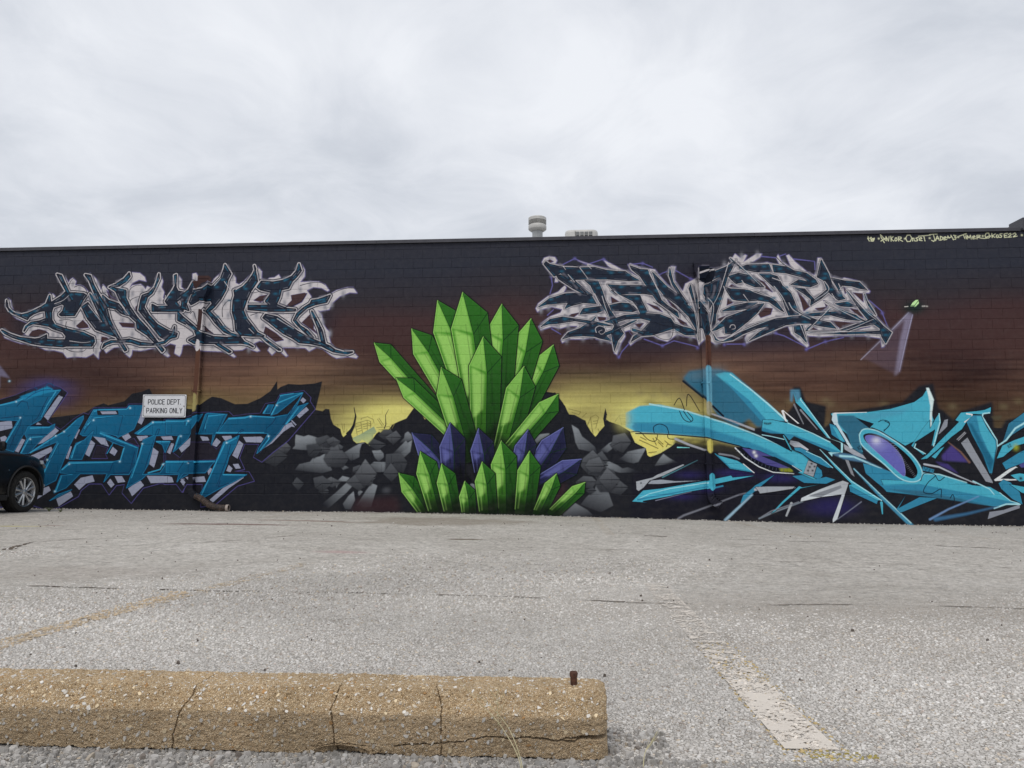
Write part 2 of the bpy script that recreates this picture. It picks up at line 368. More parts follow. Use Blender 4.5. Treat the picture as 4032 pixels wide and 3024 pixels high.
def landscape():
    # black ridge of rubble
    P('S', "-400,1640 150,1650 240,1640 330,1628 375,1600 408,1588 425,1596 490,1580 520,1550 560,1542 588,1530 600,1552 640,1600 760,1612 800,1585 815,1574 835,1562 870,1568 925,1592 975,1590 1025,1568 1065,1540 1090,1502 1092,1535 1105,1524 1135,1512 1180,1515 1240,1510 1268,1502 1262,1530 1250,1580 1241,1614 1270,1620 1282,1610 1296,1612 1302,1648 1312,1672 1340,1690 1345,1712 1352,1722 1378,1698 1391,1668 1399,1640 1393,1604 1403,1640 1396,1680 1382,1710 1390,1735 1404,1746 1437,1741 1454,1754 1464,1745 1470,1725 1482,1708 1492,1700 1512,1717 1532,1690 1545,1672 1570,1660 1600,1648 1634,1601 1650,1612 1672,1652 1700,1640 1760,1668 1900,1640 2185,1545 2215,1585 2240,1632 2262,1634 2300,1655 2325,1698 2345,1722 2360,1700 2378,1680 2384,1672 2377,1640 2383,1612 2388,1640 2384,1655 2420,1668 2455,1688 2480,1702 2498,1740 2510,1760 2548,1775 2560,1800 2600,1785 2640,1760 2660,1745 2720,1760 2900,1800 3300,1720 3700,1680 4100,1690 5200,1670 6400,1700 6400,2400 -2500,2400 -2500,1640", BLK, rim=(60, 52, 40), rimw=1.5, rimblur=3)
    P('K', "0,380 0,100 300,140 390,240 440,300 470,380 500,410 680,470 700,540 780,680 900,560 1000,500 1080,520 1210,600 1240,720 1400,800 1400,1650 0,1650", BLK)
    L('J', "978,180 990,290 970,400 930,470 880,520", BLK, 1.5, 7); L('J', "1425,205 1385,280 1390,400 1370,450", BLK, 1.2, 4)
    L('K', "912,325 930,400 895,440 910,520", BLK, 1.5, 6); L('K', "910,450 980,500 1040,530", BLK, 3, 2)
    # little ruined city scratched into the yellow
    C1 = (118, 110, 62)
    for s in ("1068,340 1068,320 1150,300 1225,335 1235,380", "990,390 1145,345 1190,360 1195,420", "990,390 1015,540", "1062,370 1085,520", "1145,345 1150,500", "1190,360 1190,440", "1000,430 1060,415", "1005,465 1065,450", "1010,500 1070,480", "1090,400 1140,390", "1095,430 1145,420", "1095,460 1145,450", "1155,380 1190,390", "1155,410 1190,420", "815,390 835,500 855,500 845,390", "880,460 880,500", "1280,330 1340,420", "1300,320 1360,410", "1270,440 1440,430 1450,470 1300,470", "1445,410 1500,400 1470,450", "760,400 765,430", "1980,170 1985,260"):
        L('J', s, C1, 2.2, blur=2)
    for s in ("480,330 620,365 600,400 520,375", "640,430 690,380", "700,530 740,430 800,400 835,430 800,560", "740,430 760,600", "770,480 820,470", "765,510 815,505", "1080,410 1030,480", "1080,410 1200,425", "1080,440 1190,450", "1090,475 1180,480", "1100,510 1180,520", "1080,410 1110,520", "760,580 770,620", "830,570 840,600"):
        L('K', s, C1, 2.4, blur=2)
    P('K', "1240,655 1450,645 1750,700 1690,760 1600,800 1540,830 1440,900 1415,880 1400,800 1260,700", YEL)
    for s in ("1330,665 1400,700", "1480,680 1520,760", "1510,670 1600,750", "1540,720 1600,780", "1320,700 1540,800", "1430,850 1520,840", "1620,710 1680,760", "1640,780 1650,750 1700,760"):
        L('K', s, (96, 88, 48), 3, blur=2)
    P('J', "955,580 1060,530 1180,460 1235,430 1270,500 1230,540 1215,630 1180,685 1130,630 1080,600 1030,650 970,610", (128, 146, 118), grad=(1100, 480, 1150, 640, (178, 184, 120)))
    # grey rocks: light face fading down into the black
    RK = (122, 127, 132)
    for reg, s, g in (('J', "215,535 320,560 380,540 450,560 560,600 640,640 700,635 780,660 835,690 820,725 700,740 500,740 300,735 170,720 205,680 205,600", (480, 560, 500, 790)),
                   ('J', "680,752 655,930 690,1000 560,1040 200,1000 260,920 330,905 400,890 440,840 530,820 600,780", (600, 800, 560, 1060)),
                   ('J', "1130,635 1075,660 1050,740 1045,830 940,880 850,800 840,775 960,700 1050,650", (1050, 660, 1000, 900)),
                   ('J', "1735,605 1710,760 1600,860 1400,830 1520,760 1600,690", (1690, 640, 1560, 880)), ('J', "1680,495 1720,530 1780,580 1640,640 1550,660 1630,580 1640,520", (1680, 500, 1660, 650)),
                   ('J', "1210,745 1320,735 1360,780 1365,830 1300,890 1250,840", (1300, 740, 1300, 900)), ('J', "1010,1030 1120,960 1230,930 1270,945 1400,910 1495,905 1500,940 1440,1020", (1300, 920, 1280, 1060)),
                   ('J', "790,925 880,950 910,970 830,1000", (820, 930, 850, 1010)),
                   ('J', "825,1075 920,1100 880,1145 800,1145 760,1200 745,1240 730,1165", (850, 1080, 740, 1330)), ('J', "940,1105 1020,1130 880,1290 640,1500 560,1440 740,1290", (940, 1120, 620, 1480)),
                   ('J', "1070,1140 1160,1165 1110,1225 1020,1210", (1080, 1140, 1080, 1300)), ('J', "1205,1170 1280,1200 1200,1480 980,1500 1080,1350 1130,1270", (1220, 1180, 1090, 1500)),
                   ('J', "970,1275 990,1390 930,1510 860,1510 830,1440 900,1340", (950, 1290, 880, 1540)), ('J', "1040,1255 1090,1280 1040,1340 1025,1300", (1050, 1255, 1040, 1370)),
                   ('K', "515,520 595,570 640,660 720,720 790,780 820,860 700,830 600,810 560,730 540,620", (560, 560, 720, 900)), ('K', "1010,715 1000,800 940,850 830,840 900,790 960,740", (980, 720, 900, 860)),
                   ('K', "1400,795 1310,960 1250,980 1060,935 1120,900 1180,840 1290,815", (1340, 800, 1180, 1000)), ('K', "1605,865 1680,920 1780,970 1500,1010 1560,920", (1610, 870, 1600, 1040)),
                   ('K', "810,930 970,960 1060,1000 1120,1040 1180,1025 1350,1085 1090,1090 940,1050", (900, 930, 1180, 1160)), ('K', "975,1060 945,1200 960,1340 1010,1480 860,1560 620,1470 690,1380 790,1290 820,1190 880,1120", (930, 1080, 800, 1560)),
                   ('K', "970,1100 1030,1180 1075,1340 980,1330 950,1230", (980, 1120, 1060, 1380)), ('K', "460,1390 540,1440 700,1530 790,1610 420,1610 380,1500", (480, 1400, 520, 1640)),
                   ('K', "2,850 90,640 250,620 260,690 130,720", (90, 660, 120, 760)), ('N', "760,1290 860,1320 920,1400 900,1430 780,1430 740,1360", (800, 1290, 830, 1440)), ('N', "860,1240 960,1250 960,1330 880,1330", (900, 1240, 930, 1350)),
                   ('N', "250,1180 360,1185 360,1225 160,1245", (320, 1180, 280, 1260)), ('N', "430,1060 455,1090 400,1130 360,1130", (440, 1060, 400, 1150))):
        P(reg, s, RK, blur=1, grad=g + ((34, 35, 41),))
    P('N', "150,1390 380,1380 400,1470 120,1470", (52, 34, 38), blur=12, a=0.7); P('N', "1150,1280 1340,1300 1350,1450 1120,1470", (60, 40, 42), blur=14, a=0.55)
    B('J', "1400,1250 1390,1270", 14, 9, (70, 72, 78), .6)

def green_rockfall():
    # plain stand-in panel of the same size and colours: a fan of green sprayed crystals over dark blue ones, no figure
    def shard(bx, by, tx, ty, w, ca, cb, hl):
        w *= 1.22
        dx, dy = tx - bx, ty - by; l = math.hypot(dx, dy); ux_, uy_ = dx / l, dy / l; nx, ny = -uy_, ux_
        def pt(t, o): return (bx + dx * t + nx * o, by + dy * t + ny * o)
        k = w / l * .9
        body = [pt(0, -w * .42), pt(1 - k, -w * .5), pt(1, -w * .06), pt(1 - k * .7, w * .5), pt(0, w * .42)]
        P('N', body, (18, 24, 20), blur=7, a=.75); P('N', body, ca, grad=(tx, ty, bx, by, (14, 38, 18) if ca == GR1 else (18, 18, 30)), rim=(17, 22, 22), rimw=8, rimblur=3)
        P('N', [pt(0.02, w * .02), pt(1 - k * 1.25, w * .06), pt(1, -w * .06), pt(1 - k * .7, w * .5), pt(0.02, w * .42)], cb, a=.9, blur=1, grad=(tx, ty, bx, by, (12, 30, 16) if ca == GR1 else (16, 16, 26)))
        P('N', [pt(.35, -w * .36), pt(1 - k * 1.05, -w * .42), pt(1 - k * 1.3, -w * .02), pt(.42, -w * .08)], hl, blur=4, a=.75)
        P('N', [pt(1 - k, -w * .46), pt(.985, -w * .06), pt(1 - k * 1.2, w * .02)], hl, blur=2, a=.5)
        L('N', [pt(.03, w * .02), pt(1 - k * 1.25, w * .06), pt(1, -w * .06)], (18, 40, 24), 3.4, 1.8); L('N', [pt(1 - k * 1.25, w * .06), pt(1 - k * .7, w * .5)], (18, 40, 24), 2.4)
        L('N', [pt(.1, -w * .43), pt(1 - k, -w * .49), pt(1, -w * .06)], GR3 if ca == GR1 else (112, 118, 176), 3, 3, blur=2.5, a=.8)
        r_ = random.Random(int(bx + tx))
        for o_, t0, t1 in ((-.3, .12, .62), (-.12, .3, .8), (.3, .1, .5), (.22, .45, .8)):
            L('N', [pt(t0, o_ * w), pt(t1, o_ * w * .9)], (14, 30, 18) if o_ > -.2 else hl, 5, 1.0, blur=5, a=.55)
        P('N', [pt(0, -w * .5), pt(0, w * .5), pt(.34, w * .44), pt(.22, 0), pt(.30, -w * .46)], (12, 18, 14), blur=9, a=.65)
    for q in ((840, 1150, 255, 500, 92), (860, 1150, 380, 700, 96), (960, 1150, 1275, 520, 120), (860, 1100, 470, 420, 118), (950, 1120, 1150, 370, 140), (900, 1100, 620, 260, 150), (930, 1120, 985, 285, 150), (900, 1120, 765, 215, 178), (880, 1180, 880, 470, 150), (980, 1180, 1110, 640, 130), (800, 1180, 640, 640, 130), (960, 1200, 1300, 800, 96)):
        shard(*q, GR1, GR2, GR3)
    for q in ((760, 1330, 470, 1010, 110), (700, 1300, 690, 960, 120), (1100, 1340, 1330, 990, 116), (1120, 1350, 1430, 1170, 90), (880, 1260, 850, 990, 110), (1060, 1300, 1130, 1000, 96)):
        shard(*q, (60, 62, 118), (30, 31, 52), (92, 96, 154))
    for q in ((560, 1475, 395, 1240, 88), (620, 1478, 520, 1120, 104), (700, 1478, 640, 1190, 92), (1000, 1490, 980, 1060, 120), (900, 1485, 870, 1180, 96), (1100, 1490, 1140, 1120, 104), (1180, 1490, 1290, 1250, 70), (790, 1480, 770, 1290, 76), (1250, 1490, 1450, 1300, 62)):
        shard(*q, GR1, GR2, GR3)
    P('N', "395,1462 700,1466 1120,1478 1300,1490 1300,1510 400,1490", (26, 30, 28), blur=3, a=.8)

def silver_common(fill_sets, dark_sets, holes, grey, teal, lines, lights, ol):
    for reg, s in fill_sets: P(reg, s, SIL, rim=(104, 98, 138), rimw=5.5, rimblur=4)
    for reg, s in grey: B(reg, s, 8, 14, SGR, 0.85)
    for reg, s in holes: P(reg, s, MAR, rim=(82, 78, 124), rimw=3.5, rimblur=2)
    for reg, s in dark_sets: P(reg, s, DK, rim=ol[0], rimw=ol[1], rimblur=2)
    for reg, s in dark_sets: P(reg, s, DK, rim=SIL, rimw=ol[2], rimblur=1.5)
    for reg, s in dark_sets: P(reg, s, DK, rim=(24, 27, 36), rimw=7.5 if reg in 'AB' else 3.4, rimblur=2)
    for j, (reg, s) in enumerate(dark_sets):
        q = parse(s); ar = sum(a_[0] * b_[1] - b_[0] * a_[1] for a_, b_ in zip(q, q[1:] + q[:1])); sg = 1 if ar > 0 else -1
        for k, (a_, b_) in enumerate(zip(q, q[1:] + q[:1])):
            l = math.hypot(b_[0] - a_[0], b_[1] - a_[1])
            if l < 70: continue
            nx, ny = -(b_[1] - a_[1]) / l * sg, (b_[0] - a_[0]) / l * sg; o = 11
            A = (a_[0] + (b_[0] - a_[0]) * .12 + nx * o, a_[1] + (b_[1] - a_[1]) * .12 + ny * o); Z = (a_[0] + (b_[0] - a_[0]) * .7 + nx * o, a_[1] + (b_[1] - a_[1]) * .7 + ny * o)
            L(reg, [A, Z], TEAL if (j + k) % 3 else (120, 122, 130), 6 if (j + k) % 3 else 2.4, 1.5, blur=3 if (j + k) % 3 else 1.2, a=.8 if reg in 'AB' else .42)
            if (j + k) % 2: L(reg, [(a_[0] * .8 + b_[0] * .2 - nx * 26, a_[1] * .8 + b_[1] * .2 - ny * 26), (a_[0] * .25 + b_[0] * .75 - nx * 22, a_[1] * .25 + b_[1] * .75 - ny * 22)], (96, 94, 104), 9, 3, blur=6, a=.75)
    for reg, s in teal: B(reg, s, 9, 5, TEAL, 0.85)
    for reg, s in lines: L(reg, s, (26, 28, 36), 2.8, 1.6, sm=1)
    for reg, s in lights: L(reg, s, SIL, 2.8, 1.6, sm=1)

def silver_left():
    P('S', "20,1250 180,1170 500,1120 900,1090 1250,1130 1330,1250 1250,1370 800,1400 300,1390 60,1330", (38, 36, 44), blur=30, a=0.75)
    sil = ("95,535 130,565 135,620 165,690 250,735 330,715 370,680 440,645 490,630 530,590 575,560 595,470 640,485 665,510 660,545 740,480 775,440 790,460 825,470 700,290 665,245 680,228 750,250 800,300 830,350 850,310 880,290 920,330 905,380 960,375 1010,395 1060,450 1090,470 1110,455 1150,465 1120,400 1080,320 1020,245 1090,230 1160,300 1200,380 1220,440 1245,370 1300,430 1310,500 1370,540 1430,560 1400,500 1330,430 1310,400 1400,370 1480,310 1540,240 1560,220 1690,230 1750,280 1765,330 1730,320 1680,310 1600,350 1560,420 1600,380 1700,365 1740,400 1760,430 1780,390 1830,410 1870,350 1900,260 1915,225 1950,270 1970,330 1950,400 1985,460 1970,530 2000,560 2040,520 2060,440 2100,400 2115,330 2110,250 2140,235 2195,310 2190,400 2240,440 2280,400 2330,330 2330,240 2370,230 2395,270 2380,340 2365,400 2400,450 2490,420 2550,370 2590,300 2660,240 2695,200 2700,130 2720,115 2770,190 2850,290 2850,350 2890,370 2950,330 3000,280 3040,240 3065,180 3060,125 3090,130 3165,210 3160,290 3220,320 3260,290 3320,285 3370,250 3400,300 3460,290 3550,240 3595,180 3605,105 3650,130 3685,190 3685,270 3630,340 3750,335 3850,335 3930,370 3980,440 3960,450 3890,410 3790,400 3710,440 3760,510 3770,550 3850,540 3950,510 4070,440 4200,405 4270,405 4315,470 4230,465 4110,510 4020,590 3980,670 3870,690 3840,680 3890,740 3910,850 3950,910 3990,950 3980,1010 4000,1080 4050,1130 4150,1180 4260,1180 4325,1240 4310,1260 4210,1240 4070,1260 4010,1230 3910,1150 3830,1125 3740,1175 3690,1135 3550,1130 3410,1130 3480,1230 3460,1240 3380,1170 3340,1170 3290,1220 3240,1165 3260,1130 3300,1110 3230,1070 3140,1050 3070,1080 3140,1170 3110,1180 3050,1160 2980,1130 2930,1160 2850,1165 2770,1160 2850,1240 2830,1250 2710,1180 2450,1170 2375,1150 2340,1100 2270,1090 2210,1100 2190,1200 2170,1235 2110,1200 2130,1100 2060,1080 1960,1130 2050,1230 2030,1245 1960,1200 1900,1130 1800,1150 1700,1170 1600,1160 1590,1220 1570,1250 1510,1200 1480,1120 1380,1130 1330,1160 1285,1195 1240,1130 1220,1110 1215,1170 1195,1190 1190,1265 1130,1200 1100,1220 1040,1250 900,1240 810,1255 760,1190 660,1165 550,1160 400,1090 250,1080 130,1040 55,1010 10,910 30,915 100,970 200,1020 260,1000 330,990 290,960 290,900 340,850 380,830 330,830 200,780 110,700 70,640 62,580")
    dark = [('A', "80,560 78,620 110,680 180,720 260,735 340,715 420,680 500,640 560,600 575,560 600,500 610,590 660,560 740,510 790,460 840,470 900,470 1010,480 1040,500 1000,560 960,640 930,690 900,740 740,745 720,730 760,690 780,620 750,600 640,640 620,700 625,800 660,860 780,900 900,930 1000,950 1130,1010 1140,1060 1110,1110 960,1110 800,1110 760,1120 640,1110 500,1100 380,1080 260,1040 160,1010 60,960 20,920 120,970 240,1010 420,1030 480,1020 560,980 560,1030 700,1040 790,1040 800,990 760,940 640,900 590,870 470,850 400,840 330,870 290,930 310,880 370,830 480,810 560,780 545,680 480,690 400,725 350,760 330,790 240,750 150,710 95,650"),
            ('A', "1085,480 1200,640 1330,860 1420,1000 1380,990 1160,910 1060,780 990,640 1060,590 1150,720 1250,830 1180,690 1120,560"),
            ('A', "1030,250 1090,260 1130,370 1200,500 1290,650 1330,800 1380,900 1460,1050 1530,1160 1510,1170 1430,1040 1330,870 1250,700 1180,560 1130,440 1080,320"),
            ('A', "690,245 740,260 790,370 850,500 870,560 820,480 740,340"), ('A', "1240,500 1310,560 1430,600 1500,680 1550,740 1480,720 1400,660 1300,640 1260,580"),
            ('A', "1330,400 1420,420 1520,440 1520,530 1570,640 1660,770 1780,900 1900,1060 1980,1160 1960,1180 1860,1060 1780,980 1660,900 1650,820 1560,740 1510,640 1450,560 1400,450"),
            ('A', "1320,400 1400,365 1500,300 1560,230 1570,270 1520,330 1440,385"), ('A', "1920,240 1925,290 1880,390 1840,470 1780,520 1740,640 1800,740 1900,850 2040,930 2140,960 2130,1000 2000,1030 1940,1000 1860,900 1760,780 1680,680 1700,560 1720,500 1800,470 1870,400 1900,320"),
            ('A', "1840,610 1900,640 2050,630 2020,600 2000,570 2060,480 2090,440 2120,380 2110,260 2130,250 2125,400 2150,450 2212,460 2200,520 2130,580 2180,640 2212,660 2212,690 1840,690"),
            ('A', "1430,1050 1560,1030 1700,1070 1850,1085 1980,1060 2070,980 2110,880 2095,990 1990,1075 1850,1100 1690,1100 1580,1065 1500,1060 1360,1065 1280,1095 1240,1130 1260,1085 1340,1050"),
            ('B', "180,340 130,430 20,520 50,580 40,650 130,680 100,600 150,480 190,470 200,360"), ('B', "0,700 60,760 180,860 290,960 340,970 430,1000 600,1010 700,1000 760,1010 800,1060 910,1120 860,1090 760,1075 500,1080 320,1080 200,1080 130,1040 230,990 200,920 100,850 0,800"),
            ('B', "240,460 340,440 430,380 520,290 560,180 570,130 640,240 600,320 580,430 520,540 440,640 380,690 470,780 560,900 640,960 760,990 700,1000 560,940 450,830 400,760 340,690 420,600 400,560 330,570 250,560 200,590 160,610 140,580 170,500"),
            ('B', "680,440 780,400 850,330 900,260 940,180 925,140 945,250 960,330 880,450 830,560 790,680 830,780 900,870 960,950 1040,990 900,990 760,980 700,920 690,800 660,700 670,560 690,500"),
            ('B', "960,400 1010,330 1150,340 1270,320 1380,270 1440,200 1465,120 1490,200 1440,270 1380,330 1340,410 1250,430 1230,520 1190,610 1320,660 1420,670 1420,685 1320,690 1100,690 850,670 850,620 1000,620 1110,620 1060,570 1110,500 1130,460 1000,430"),
            ('B', "1060,730 1200,760 1330,850 1440,930 1560,1000 1700,1060 1830,1110 1900,1160 2000,1190 2110,1185 2050,1205 1880,1180 1740,1110 1600,1080 1470,1070 1380,1010 1280,960 1200,900 1100,820 1030,770"),
            ('B', "1620,560 1700,550 1840,500 1800,580 1660,610 1560,650 1460,740 1420,800 1480,870 1560,920 1640,1010 1620,1020 1520,930 1440,850 1400,800 1440,720 1520,650 1600,600"), ('B', "470,1070 640,1180 620,1190 460,1090"), ('B', "1000,990 1100,1060 1240,1160 1220,1160 1080,1060"),
            ('B', "1620,690 1680,800 1740,920 1780,1080 1740,1060 1700,900 1650,780")]
    holes = [('A', "350,980 390,930 470,910 550,930 590,965 520,1010 380,1010"), ('A', "920,870 1000,800 1060,860 1070,890 960,900"), ('A', "1440,830 1630,840 1620,890 1480,880"), ('B', "920,560 990,510 1100,490 1090,540 1000,580"), ('A', "1230,1000 1290,1010 1330,1040 1280,1070 1220,1060"),
             ('B', "1370,500 1530,470 1560,480 1500,580 1380,640 1320,620 1380,560"), ('B', "1500,830 1600,730 1650,800 1640,900 1700,980 1600,900"), ('B', "1040,950 1060,880 1190,960 1280,1040 1180,1060 1100,1000"), ('B', "700,860 740,850 800,930 790,970 720,940"), ('B', "1500,640 1600,570 1640,580 1540,660"),
             ('A', "1290,440 1340,520 1440,560 1450,590 1330,560"), ('A', "1800,800 1900,880 1930,960 1860,900"), ('B', "330,880 420,960 380,960 330,930"), ('A', "1640,640 1660,620 1670,720 1640,700")]
    grey = [('A', "125,620 330,760 460,710 370,900 560,880 780,310 880,360 960,410 1180,360 1270,470 1050,540 1150,640 860,590 680,670 740,830 900,830 860,1140 980,1160 600,1130 1180,1090 1160,1180 1330,1080 1450,1100 1180,960 1330,1010 1480,800 1580,800 1600,970 1720,980 1380,470 1580,310 1480,370 1600,480 1650,560 1720,450 1910,330 1930,450 1930,560 2170,340 1760,800 1880,920 2050,740 1640,1110 1750,1120 1880,1120 1550,1180 2010,1190 900,1220 640,980 700,1000 420,1080"),
            ('B', "20,640 210,320 205,430 300,590 380,600 200,740 100,720 380,850 660,280 620,400 980,250 920,380 1500,240 1430,310 1010,500 1240,470 1600,370 1480,430 570,590 610,740 480,620 690,830 950,740 1330,480 1290,590 1130,730 1380,730 1480,660 1780,640 1860,610 2000,480 1720,740 1750,830 1840,960 1030,870 1060,990 900,1040 420,1110 620,1110 860,1150 1240,1120 1450,1100 1600,1110 1980,1210 1350,1040 1160,1140 1560,880")]
    teal = [('A', "560,620 420,690 320,740 860,490 960,490 1140,490 1160,560 1090,700 1250,860 1330,960 660,860 900,930 1000,960 720,1060 500,1060 1120,1050 1470,430 1500,520 1740,580 1960,640 2050,520 2080,460 800,700 1530,320"), ('B', "90,500 230,480 470,400 540,310 620,560 820,420 720,560 1080,350 1300,310 1180,480 1700,560 1760,550 1150,800 1300,900 1480,980 180,900 270,960 60,800 560,880 820,770 480,760")]
    lines = [('A', "90,545 70,600 85,650 160,720"), ('A', "830,380 860,320 890,295"), ('A', "900,400 960,380 1030,420 1050,500 1000,600 920,700"), ('A', "1240,460 1230,400 1250,375"), ('A', "1560,520 1570,430 1640,380 1710,380"), ('A', "1560,580 1600,540 1680,510"), ('A', "1310,670 1360,650 1420,700 1540,750"), ('A', "720,800 820,790 880,810"), ('A', "800,820 810,900 980,920 1090,890 1010,760"), ('A', "800,1150 880,1180 990,1180 1040,1150"), ('A', "1130,1050 1130,1180"), ('A', "1700,700 1740,720 1830,820"), ('B', "540,760 540,650 600,570 640,560"), ('B', "1300,640 1400,620 1500,560 1560,470"), ('B', "330,860 350,900 430,960"), ('B', "860,440 900,470 1000,450"), ('B', "1480,380 1600,350 1720,345 1780,375"), ('B', "2130,410 2050,410 1920,450 1820,510"), ('B', "150,720 190,700 240,860"), ('A', "2040,700 2150,680"), ('B', "880,740 1000,700")]
    lights = [('A', "660,600 760,560 830,500"), ('A', "1070,620 1180,760 1230,820"), ('A', "1560,560 1630,700 1700,800"), ('A', "840,1050 1000,1070 1090,1060"), ('A', "1840,520 1820,600 1800,680"), ('B', "440,380 520,290"), ('B', "700,430 800,370"), ('B', "480,700 560,820 640,900"), ('B', "1200,780 1330,860 1400,900"), ('B', "560,330 640,440"), ('B', "860,900 920,960"), ('B', "100,850 200,930"), ('A', "1480,640 1560,740"), ('A', "2000,500 1990,560")]
    silver_common([('A', sil)], dark, holes, grey, teal, lines, lights, ((40, 42, 52), 23, 15))

